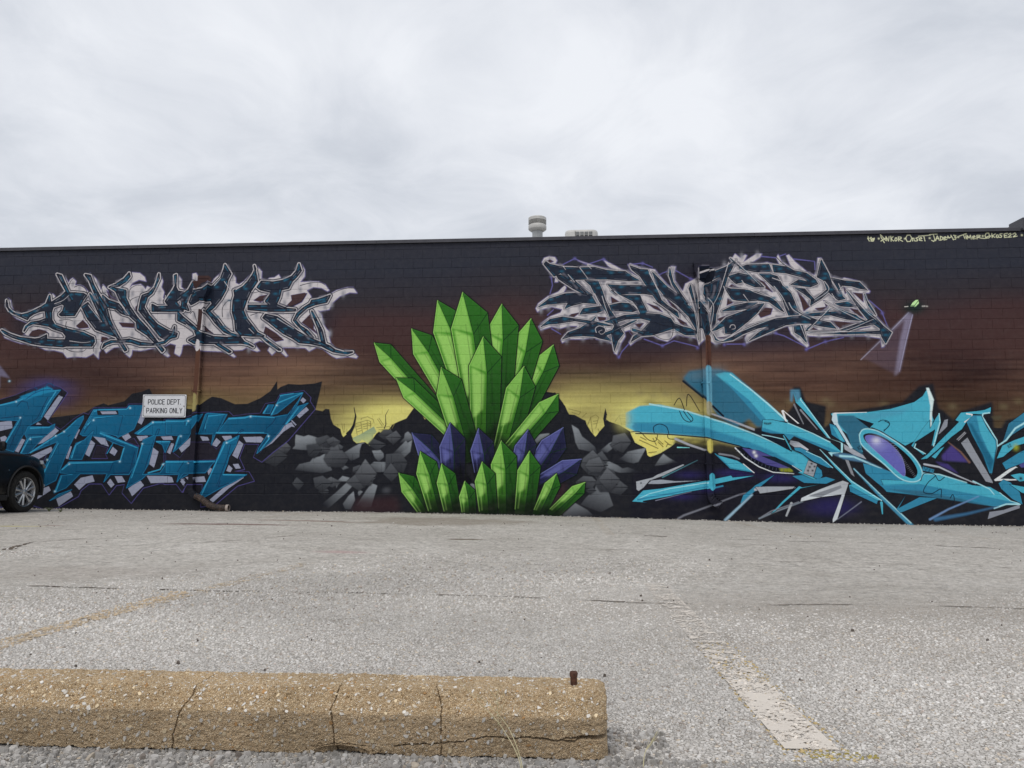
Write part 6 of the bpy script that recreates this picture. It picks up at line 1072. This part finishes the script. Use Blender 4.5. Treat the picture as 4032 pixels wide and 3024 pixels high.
stop = empty('wheel_stop', (-.81, 1.93, 0), 'cracked tan concrete wheel stop with white pebbles in front of the stall', 'wheel stop')
SX0, SX1 = -1.72, .105
prof = [(1.835, -.006), (1.835, .093), (1.8735, .1435), (1.985, .1435), (2.02, .093), (2.02, -.006)]
NU, seg_n = 1080, [50, 33, 50, 20, 16]
pv, pn, ps = [], [], []; s_acc = 0.0
for (a_, b_), k in zip(zip(prof[:-1], prof[1:]), seg_n):
    d_ = Vector((b_[0] - a_[0], b_[1] - a_[1])); L0 = d_.length; nn = Vector((-d_.y, d_.x)).normalized()
    for i in range(k): t = i / k; pv.append((a_[0] + d_.x * t, a_[1] + d_.y * t)); pn.append((nn.x, nn.y)); ps.append(s_acc + L0 * t)
    s_acc += L0
pv.append(prof[-1]); pn.append(pn[-1]); ps.append(s_acc)
pv = np.array(pv); pn = np.array(pn); ps = np.array(ps); NV = len(pv)
for _ in range(2): pn[1:-1] = (pn[:-2] + pn[1:-1] + pn[2:]) / 3; pn /= np.linalg.norm(pn, axis=1)[:, None]
ux = np.linspace(SX0, SX1, NU)
U, S = np.meshgrid(ux, ps, indexing='ij')
def nz(cu, cv, seed): return noise2(NV, NU, max(cv / (s_acc / NV), 1.0), max(cu / ((SX1 - SX0) / NU), 1.0), seed) - .5
disp = .0030 * nz(.03, .03, 1) + .0028 * nz(.009, .009, 2) + .0022 * nz(.0035, .0035, 3) + .003 * nz(.3, .2, 4)
# arrises rounded and nibbled
for se, dep in ((.099, .0016), (.162, .0012), (.274, .0015)): disp -= (dep * (.6 + 1.2 * nz(.02, .5, int(se * 1000)))) * np.exp(-((S - se) / .0035) ** 2)
pit = nz(.006, .006, 9); disp -= .003 * (pit > .42)
def crack_dist(pl):
    dm = np.full(U.shape, 9.0)
    for (x0, s0), (x1, s1) in zip(pl[:-1], pl[1:]):
        dxx, dss = x1 - x0, s1 - s0; l2 = dxx * dxx + dss * dss; t = np.clip(((U - x0) * dxx + (S - s0) * dss) / l2, 0, 1); dm = np.minimum(dm, np.hypot(U - x0 - t * dxx, S - s0 - t * dss))
    return dm
wig = .002 * np.sin(S * 190) + .0015 * np.sin(S * 430 + 2)
def jag(pl, a, n=9, seed=0):
    r_ = random.Random(seed); out = []
    for p, q in zip(pl[:-1], pl[1:]):
        for k in range(n): t = k / n; out.append((p[0] + (q[0] - p[0]) * t + r_.uniform(-a, a), p[1] + (q[1] - p[1]) * t + r_.uniform(-a, a)))
    return out + [pl[-1]]
o6 = .006
CR = [(jag([(-.905, .25), (-.908, .175), (-.915, .13), (-.93, .10), (-.945, .05), (-.95, 0)], .0016, 5, 1), .0024, .012), (jag([(-.547, .19), (-.548, .16), (-.558, .11), (-.552, .08), (-.548, .03), (-.545, 0)], .0016, 5, 2), .0022, .011),
      (jag([(-.31, .20), (-.307, .17), (-.29, .12), (-.29, .07), (-.288, .0)], .0015, 5, 3), .0020, .010), (jag([(-1.19, .17), (-1.193, .11)], .002, 5, 4), .0012, .005),
      (jag([(-.40, .026), (-.33, .034), (-.28, .036), (-.23, .044), (-.18, .052), (-.13, .050), (-.08, .054), (-.03, .050), (.02, .046), (.06, .056), (.105, .058)], .0022, 4, 5), .0026, .016),
      (jag([(-.60, .02), (-.53, .03), (-.47, .026)], .002, 5, 6), .0016, .007), (jag([(-.93, .045), (-.90, .04), (-.88, .036)], .001, 4, 7), .0012, .005)]
for pl, w_, dp in CR:
    dm = crack_dist(pl); ww = w_ * (1 + (1.3 * np.clip((U + .12) / .2, 0, 1) if pl[0][0] < -.38 and pl[-1][0] > .1 else 0)); disp -= dp * .8 * np.clip(1.35 - dm / (ww * .52), 0, 1)
big_gap = crack_dist([(.0, .054), (.105, .058)]); disp -= .02 * np.clip(1 - big_gap / (.0065 * np.clip((U + .01) / .08, 0, 1) + 1e-4), 0, 1)
chipm = np.clip(1 - np.hypot((U + .53) / .07, (S - .008) / .018), 0, 1); disp -= .022 * chipm ** .6 * (.6 + 1.0 * (nz(.012, .012, 12) + .5))
lift = np.clip(1 - (U + 1.72) / .60, 0, 1)
disp -= .03 * (np.clip(1 - S / (.004 + .012 * lift + .010 * (noise2(NV, NU, 999, 14, 33))), 0, 1) > .3)
endr = np.clip((U - (SX1 - .022)) / .022, 0, 1) ** 2 * (.010 + .008 * (nz(.02, .02, 41) + .5)); end2 = np.clip((SX0 + .022 - U) / .022, 0, 1) ** 2 * .012
disp -= (endr + end2)
Yv = pv[:, 0][None, :] + pn[:, 0][None, :] * disp; Zv = pv[:, 1][None, :] + pn[:, 1][None, :] * disp
jx = (rs.rand(NU, NV) - .5) * .001; Xv = U + jx + (np.where(ux > SX1 - .004, 1, 0)[:, None]) * (.006 * (nz(.01, .02, 51)))
Vs = np.stack([Xv.ravel(), Yv.ravel(), np.maximum(Zv, -.01).ravel()], 1); Vs[:, 0] += .81; Vs[:, 1] -= 1.93
ii = (np.arange(NU - 1)[:, None] * NV + np.arange(NV - 1)[None, :]).ravel(); lo = np.stack([ii, ii + NV, ii + NV + 1, ii + 1], 1).ravel(); sz = [4] * len(ii)
caps_l = []; lo = list(lo)
for base, rev in ((0, False), ((NU - 1) * NV, True)):
    cidx = len(Vs); Vs = np.vstack([Vs, [[Vs[base][0], 0, .065]]])
    for k in range(NV - 1):
        tri = [base + k, base + k + 1, cidx]; lo += tri[::-1] if rev else tri; sz.append(3)
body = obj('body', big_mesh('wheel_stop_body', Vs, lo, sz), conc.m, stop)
# white and grey pebbles cast into the concrete
n_ = 3000; pu = rs.uniform(SX0 + .02, SX1 - .02, n_); pk = rs.randint(4, 136, n_); psz = .003 + .0115 * rs.rand(n_) ** 3.0
iu = np.clip(((pu - SX0) / (SX1 - SX0) * (NU - 1)).astype(int), 0, NU - 1)
keepm = disp[iu, pk] > -.006; pu, pk, psz, iu = pu[keepm], pk[keepm], psz[keepm], iu[keepm]; n_ = len(pu)
cy_ = Yv[iu, pk] - 1.93; cz_ = Zv[iu, pk]; ny2, nz2 = pn[pk, 0], pn[pk, 1]
seg = 6; an = np.arange(seg)[None, :] * 6.283 / seg + rs.rand(n_)[:, None] * 6 + (rs.rand(n_, seg) - .5) * .6; rr_ = psz[:, None] * .5 * (.7 + .5 * rs.rand(n_, seg)); asp = .38 + .5 * rs.rand(n_); ph = rs.rand(n_) * 3.14
def pring(sc, h):
    a1 = np.cos(an) * rr_ * sc; a2 = np.sin(an) * rr_ * sc * asp[:, None]; b1 = a1 * np.cos(ph)[:, None] - a2 * np.sin(ph)[:, None]; b2 = a1 * np.sin(ph)[:, None] + a2 * np.cos(ph)[:, None]
    ty_, tz_ = nz2, -ny2
    return np.stack([pu[:, None] + .81 + b1, cy_[:, None] + b2 * ty_[:, None] + ny2[:, None] * h[:, None], cz_[:, None] + b2 * tz_[:, None] + nz2[:, None] * h[:, None]], 2)
Vp = np.concatenate([pring(1.0, -psz * .1), pring(.86, psz * .03 + .0008)], 1).reshape(-1, 3); b = (np.arange(n_) * 2 * seg)[:, None]; lp = []
for i in range(seg): j = (i + 1) % seg; lp.append(np.concatenate([b + i, b + j, b + seg + j, b + seg + i], 1))
lp.append(np.concatenate([b + seg + i for i in range(seg)], 1))
pt = np.array([(.68, .65, .60), (.60, .55, .48), (.56, .49, .39), (.70, .57, .38), (.42, .24, .10)])[rs.choice(5, n_, p=[.36, .24, .14, .18, .08])] * (.85 + .3 * rs.rand(n_, 1)); pt = np.where((pk < 50)[:, None], pt * .72, pt)  # front-face pebbles darkened too, dirt and shade put into their tint
obj('embedded_pebbles', big_mesh('embedded_pebbles', Vp, np.concatenate(lp, 1).ravel(), np.tile([4] * seg + [seg], n_), tint=np.repeat(pt, 2 * seg, axis=0)), ch.m, stop, kind='stuff')
rust = Mt('rusted_steel', rough=.85, spec=.3); rust.col(rust.ramp(rust.noise(90, 4), [(.3, (.045, .022, .016)), (.7, (.13, .06, .04))])); rust.bump(rust.noise(150, 3), .8, .002)
pin = MB().lathe([(.0, -.02), (.0082, -.02), (.0084, .020), (.0096, .023), (.0104, .029), (.0088, .034), (.0, .0355)], (0, 0, 0), 14); pin.build('anchor_pin', rust.m, stop, loc=(.838, -.012, .1435), smooth=True)
MB().lathe([(.0095, .001), (.013, .0022), (.019, .0006)], (0, 0, 0), 16).build('pin_hole_rim', conc.m, stop, loc=(.838, -.012, .1435))

# ================================================================== DRY WEEDS
straw = Mt('dry_straw', rough=.8, spec=.3); straw.col(straw.ramp(straw.noise(40, 3), [(.3, (.42, .38, .22)), (.7, (.60, .54, .36))])); greenw = Mt('dull_green_weed', rough=.8); greenw.col(greenw.ramp(greenw.noise(60, 3), [(.3, (.06, .08, .03)), (.7, (.16, .17, .08))]))
def weed(loc, stems, label, fine=()):
    e_ = empty('dry_grass', loc, label, 'weed', 'dry grass stalks around the wheel stop')
    for pts, r0, r1 in stems:
        sp_ = smooth(pts_flat(pts), False, 5); k = len(sp_); MB().tube([tuple(p) for p in sp_], [r0 + (r1 - r0) * i / (k - 1) for i in range(k)], 5).build('stalk', straw.m, e_)
    return e_
def pts_flat(p): return np.array(p, dtype=float)
# tall stalk leaning against the front face, forking up over the stop
w1 = weed((-.10, 1.765, 0), [([(.012, -.02, -.03), (.006, 0, .02), (-.022, .035, .075), (-.06, .052, .115), (-.105, .058, .150)], .0014, .0004),
                            ([(.012, -.02, -.03), (-.002, .005, .03), (-.05, .048, .088), (-.105, .05, .142), (-.155, .062, .188)], .0013, .0003)], 'dry straw stalk forked in two, leaning on the cracked wheel stop face')
for i in range(9):
    t = i / 8; bx = -.052 - .004 * math.sin(i); bz = .085 + .07 * t; d_ = (-1) ** i
    MB().tube([(bx, .046, bz), (bx + d_ * .010, .042, bz + .010), (bx + d_ * .017, .040, bz + .022)], [.0006, .0005, .0003], 4).build('seed_spray', straw.m, w1)
MB().tube([(-.05, .047, .082), (-.053, .050, .13), (-.052, .054, .168)], [.0009, .0006, .0003], 5).build('stalk', straw.m, w1)
w2 = weed((.182, 1.80, 0), [([(0, -.02, -.01), (.002, 0, .012), (.010, .02, .032), (.028, .04, .045)], .0016, .0006)], 'short dry grass head sprouting between the wheel stop and the white line')
for i in range(12):
    t = rs.rand(); MB().tube([(.008 + .02 * t, .015 + .028 * t, .030 + .016 * t), (.014 + .03 * t + .01 * rs.rand(), .03 + .03 * t, .036 + .02 * t + .012 * rs.rand())], [.0008, .0003], 4).build('seed_spray', straw.m, w2)
def tuft(x, y, h, n, label):
    z = gz(x, y); e_ = empty('weed_tuft', (x, y, z), label, 'weed', 'small weeds at the wall foot')
    m_ = MB()
    for i in range(n):
        a_ = rs.rand() * 6.28; l_ = h * (.5 + .7 * rs.rand()); m_.tube([(.01 * math.cos(a_), .01 * math.sin(a_), -.01), (.3 * l_ * math.cos(a_), .3 * l_ * math.sin(a_), .6 * l_), (.8 * l_ * math.cos(a_), .8 * l_ * math.sin(a_), .75 * l_ * (.6 + .6 * rs.rand()))], [.004, .003, .001], 4)
    m_.build('blades', greenw.m, e_)
tuft(-9.92, 14.1, .09, 26, 'small green-brown weed tuft just right of the black car wheel'); tuft(-9.55, 13.9, .08, 22, 'second small weed tuft, further from the black car wheel'); tuft(-10.35, 14.75, .06, 12, 'tiny weed at the wall foot behind the black car wheel')

# ================================================================== BLACK SUV nosed in to the wall
paintm = Mt('black_car_paint', rough=.28, spec=.3, col=(.004, .004, .0045)); paintm.b.inputs['Coat Weight'].default_value = .15; paintm.b.inputs['Coat Roughness'].default_value = .12
paintm.l(paintm.ramp(paintm.noise(3, 5), [(.3, .22), (.7, .42)]), paintm.b.inputs['Roughness'])
clad = Mt('black_plastic_cladding', rough=.6, spec=.4, col=(.014, .014, .015)); rubber = Mt('tyre_rubber', rough=.85, spec=.3, col=(.014, .014, .014)); rubber.col(rubber.ramp(rubber.noise(20, 4), [(.3, (.011, .011, .011)), (.75, (.03, .028, .026))]))
alloy = Mt('silver_alloy', rough=.35, metal=.9, col=(.52, .53, .55)); glassm = Mt('dark_tinted_glass', rough=.05, spec=.8, col=(.01, .012, .014)); lampm = Mt('headlamp_lens', rough=.1, spec=.8, col=(.25, .27, .29)); chrome = Mt('chrome_trim', rough=.2, metal=1.0, col=(.6, .6, .62)); redl = Mt('tail_lamp_lens', rough=.2, col=(.25, .01, .01)); wellm = Mt('wheel_well', rough=.95, col=(.006, .006, .006))
CX, CYF = -11.04, 14.52          # centre line, nose
car = empty('parked_suv', (CX, CYF - 2.4, Gs(-11, 12.2)), 'black SUV with silver ten-spoke wheels parked nose-in at the left end of the wall', 'car')
car_z = car.location.z; pitch_car = math.atan2(Gs(-10.7, 13.6) - Gs(-10.7, 10.8), 2.8)
car.rotation_euler = (pitch_car, 0, 0)
# local: y from -2.4 (tail) to +2.4 (nose)
AX = {1: 1.50, -1: -1.38}; HW = .965; TR = .385
stations = [  # y, half width low, half width belt, z bottom, z belt(shoulder), z deck (hood/cowl centre), plan inset
    (-2.40, .70, .72, .42, .95, 1.02), (-2.33, .86, .86, .34, 1.02, 1.08), (-2.1, .945, .93, .30, 1.05, 1.10), (-1.5, .965, .945, .28, 1.06, 1.12), (-.6, .965, .945, .26, 1.06, 1.12), (.3, .965, .945, .26, 1.07, 1.13),
    (.8, .965, .94, .26, 1.08, 1.17), (1.1, .965, .935, .27, 1.075, 1.19), (1.5, .962, .92, .28, 1.05, 1.165), (1.85, .945, .90, .28, 1.01, 1.13), (2.05, .90, .86, .28, .965, 1.09), (2.2, .82, .78, .30, .90, 1.03), (2.32, .70, .66, .34, .82, .95), (2.40, .50, .46, .40, .72, .82)]
rows = []
for y, hl, hb, zb_, zs, zd in stations:
    half = [(0, zb_), (hl * .8, zb_), (hl * .96, zb_ + .03), (hl, zb_ + .12), (hl * 1.0, zb_ + (zs - zb_) * .45), (hl * .995, zb_ + (zs - zb_) * .72), (hb, zs - .04), (hb * .975, zs + .005), (hb * .90, zs + (zd - zs) * .45), (hb * .6, zd - .01), (0, zd)]
    rows.append([(x, y, z) for x, z in half] + [(-x, y, z) for x, z in half[-2:0:-1]])
o_ = MB(); m_ = len(rows[0])
for r_ in rows: o_.v += [Vector(p) for p in r_]
for i in range(len(rows) - 1):
    for k in range(m_): q = i * m_; o_.f.append([q + k, q + (k + 1) % m_, q + m_ + (k + 1) % m_, q + m_ + k])
o_.f.append(list(range(m_))[::-1]); o_.f.append([(len(rows) - 1) * m_ + k for k in range(m_)])
body = o_.build('body', paintm.m, car, smooth=True)
cutters = []
for s in (1, -1):
    for sd in (1, -1):
        c_ = MB().lathe([(.0, -.26), (.455, -.26), (.455, .26), (.0, .26)], (0, 0, 0), 40, 'x').build('wheel_arch_cutter', wellm.m); c_.location = Vector((sd * .97, AX[s], TR + .02)); cutters.append(c_)
bpy.context.view_layer.update()
body_p = body.parent; body.parent = None; body.matrix_world = Matrix.Identity(4); body.data.materials.append(wellm.m)
for c_ in cutters:
    md = body.modifiers.new('b', 'BOOLEAN'); md.object = c_; md.operation = 'DIFFERENCE'; md.solver = 'EXACT'
bpy.context.view_layer.update(); dg = bpy.context.evaluated_depsgraph_get(); newm = bpy.data.meshes.new_from_object(body.evaluated_get(dg)); body.modifiers.clear(); body.data = newm; body.parent = body_p
for c_ in cutters: bpy.data.objects.remove(c_, do_unlink=True)
# greenhouse
gh = MB(); top = [(-2.25, .74, 1.06), (-1.9, .74, 1.66), (-.2, .70, 1.74), (.15, .70, 1.70), (.98, .80, 1.13)]
rws = [[(-.0, 0)]]; rows = []
for y, hw_, z in top: rows.append([(hw_ + .12 * (1.74 - z) / .7, y, 1.04), (hw_, y, z - .03), (hw_ - .06, y, z), (0, y, z + .015), (-hw_ + .06, y, z), (-hw_, y, z - .03), (-hw_ - .12 * (1.74 - z) / .7, y, 1.04)])
for r_ in rows: gh.v += [Vector(p) for p in r_]
for i in range(len(rows) - 1):
    for k in range(6): q = i * 7; gh.f.append([q + k, q + k + 1, q + 8 + k, q + 7 + k])
gh.f.append(list(range(7))); gh.f.append([28 + k for k in range(7)][::-1]); gh.build('cabin', paintm.m, car, smooth=True)
for sd in (1, -1):
    for wy0, wy1, tz0, tz1 in ((-.05, .62, 1.60, 1.26), (-.95, -.13, 1.62, 1.62), (-1.75, -1.03, 1.55, 1.60)):
        w_ = MB(); xo = sd * .836; xi = sd * .738
        w_.v = [Vector((xo, wy0, 1.13)), Vector((xo + sd * .0, wy1, 1.13)), Vector((xi + sd * .02 * (1.6 - tz1), wy1 - .06, tz1)), Vector((xi, wy0 + .02, tz0))]; w_.v += [v - Vector((sd * .03, 0, 0)) for v in w_.v]
        w_.v = [v + Vector((sd * .02, 0, 0)) for v in w_.v]; w_.f = [[0, 1, 2, 3], [7, 6, 5, 4], [0, 4, 5, 1], [1, 5, 6, 2], [2, 6, 7, 3], [3, 7, 4, 0]]; w_.build('side_window', glassm.m, car)
    mr = MB(); mr.box(sd * .93 - .0 if sd > 0 else -1.13, 1.13 if sd > 0 else -.93, .62, .74, 1.13, 1.30, .035); mir = mr.build('door_mirror', paintm.m, car, smooth=True)
    q = MB(); q.box(min(sd * .95, sd * 1.11), max(sd * .95, sd * 1.11), .612, .618, 1.15, 1.28); q.build('mirror_glass', glassm.m, mir)
    for y0 in (.78, -.22, -1.2):
        MB().box(min(sd * .962, sd * .9665), max(sd * .962, sd * .9665), y0, y0 + .008, .42, 1.0).build('door_seam', wellm.m, car)
    for y0 in (-.05, -1.02): MB().box(min(sd * .955, sd * .99), max(sd * .955, sd * .99), y0, y0 + .16, .93, .96, .01).build('door_handle', paintm.m, car)
    MB().box(min(sd * .93, sd * .985), max(sd * .93, sd * .985), -.92, 1.03, .24, .34, .015).build('sill_cladding', clad.m, car)
    for s in (1, -1):
        lip = MB(); pts = []
        for k in range(25):
            t = R(-12 + 204 * k / 24); pts.append((sd * .963, AX[s] + .462 * math.cos(t), TR + .02 + .462 * math.sin(t)))
        lip.tube(pts, .026, 6, squash=.7); lip.build('arch_trim', clad.m, car, smooth=True)
    MB().box(min(sd * .955, sd * .975), max(sd * .955, sd * .975), 1.02, 1.035, .78, .80).build('badge', chrome.m, car)
    hl = MB(); hl.v = [Vector(p) for p in [(sd * .60, 2.37, .80), (sd * .84, 2.20, .84), (sd * .91, 2.02, .92), (sd * .885, 2.03, .985), (sd * .80, 2.20, .93), (sd * .56, 2.375, .86)]]; hl.v += [v - Vector((sd * .03, .05, 0)) for v in hl.v]; hl.f = [[0, 1, 2, 3, 4, 5], [11, 10, 9, 8, 7, 6]] + [[k, (k + 1) % 6, 6 + (k + 1) % 6, 6 + k] for k in range(6)]; hl.build('headlight', lampm.m, car)
    fl_ = MB(); fl_.box(min(sd * .84, sd * .905), max(sd * .84, sd * .905), 2.03, 2.12, .47, .52, .01); fl_.build('side_marker', lampm.m, car)
    MB().box(min(sd * .66, sd * .88), max(sd * .66, sd * .88), -2.44, -2.32, .86, 1.03, .02).build('tail_light', redl.m, car)
g_ = MB()
for k in range(7): g_.box(-.45 + k * .13, -.36 + k * .13, 2.395, 2.42, .55, .72, .01)
g_.build('grille', chrome.m, car); MB().box(-.62, .62, 2.36, 2.43, .36, .5, .02).build('front_bumper', clad.m, car); MB().box(-.75, .75, -2.45, -2.36, .38, .58, .02).build('rear_bumper', clad.m, car)
ws = MB(); ws.v = [Vector(p) for p in [(-.74, 1.0, 1.155), (.74, 1.0, 1.155), (.64, .24, 1.69), (-.64, .24, 1.69)]]; ws.v += [v - Vector((0, .01, .03)) for v in ws.v]; ws.v = [v + Vector((0, .015, .02)) for v in ws.v]; ws.f = [[0, 1, 2, 3], [7, 6, 5, 4], [0, 4, 5, 1], [1, 5, 6, 2], [2, 6, 7, 3], [3, 7, 4, 0]]; ws.build('windscreen', glassm.m, car)
def wheel(sd, y, steer=0):
    W = bpy.data.objects.new('wheel', None); COL.objects.link(W); W.parent = car; W.location = (sd * .845, y, TR); W.rotation_euler = (0, 0, (0 if sd > 0 else math.pi) + steer); W.empty_display_size = .1
    t_ = MB().lathe([(.262, -.115), (.33, -.125), (.366, -.115), (TR - .004, -.085), (TR, -.04), (TR, .04), (TR - .004, .085), (.366, .115), (.33, .125), (.288, .122), (.262, .108)], (0, 0, 0), 56, 'x'); t_.build('tyre', rubber.m, W, smooth=True)
    tr_ = MB()
    for k in range(56):
        a_ = 2 * math.pi * k / 56
        for xx in (-.075, -.028, .028, .075):
            Mx = Matrix.Rotation(a_, 4, 'X'); tr_.box(xx - .019, xx + .019, -.014, .014, TR - .004, TR + .006, 0, Mx)
    tr_.build('tread_blocks', rubber.m, W, kind='stuff')
    MB().lathe([(.262, -.10), (.255, -.06), (.245, .0), (.247, .08), (.262, .112), (.270, .116), (.268, .10), (.252, .085), (.240, .06), (.238, -.09)], (0, 0, 0), 56, 'x').build('rim', alloy.m, W, smooth=True)
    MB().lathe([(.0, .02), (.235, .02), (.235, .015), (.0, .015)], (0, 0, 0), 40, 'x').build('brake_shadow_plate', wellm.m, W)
    MB().lathe([(.0, .035), (.14, .035), (.155, .03), (.155, .022)], (0, 0, 0), 40, 'x').build('brake_disc', alloy.m, W)
    for k in range(10):
        base_a = 2 * math.pi * (k // 2) / 5 + (R(14) if k % 2 else R(-14)) + R(18); sp_ = MB(); Mx = Matrix.Rotation(base_a, 4, 'X'); w0, w1 = .018, .026
        vs = [Vector((.098, -w0, .045)), Vector((.098, w0, .045)), Vector((.104, w1, .25)), Vector((.104, -w1, .25)), Vector((.06, -w0, .045)), Vector((.06, w0, .045)), Vector((.07, w1, .25)), Vector((.07, -w1, .25)), Vector((.112, 0, .05)), Vector((.116, 0, .248))]
        sp_.v = [Mx @ v for v in vs]; sp_.f = [[0, 8, 9, 3], [8, 1, 2, 9], [4, 7, 6, 5], [1, 5, 6, 2], [0, 3, 7, 4], [0, 4, 5, 1, 8], [3, 9, 2, 6, 7]]; sp_.build('spoke', alloy.m, W)
    MB().lathe([(.0, .118), (.028, .117), (.034, .112), (.058, .104), (.062, .06)], (0, 0, 0), 24, 'x').build('hub_cap', alloy.m, W, smooth=True)
    for k in range(5): a_ = 2 * math.pi * k / 5 + .3; MB().lathe([(.0, .114), (.008, .113), (.009, .10)], (0, .045 * math.cos(a_), .045 * math.sin(a_)), 8, 'x').build('lug_nut', chrome.m, W)
    return W
wheel(1, AX[1]); wheel(-1, AX[1]); wheel(1, AX[-1]); wheel(-1, AX[-1])
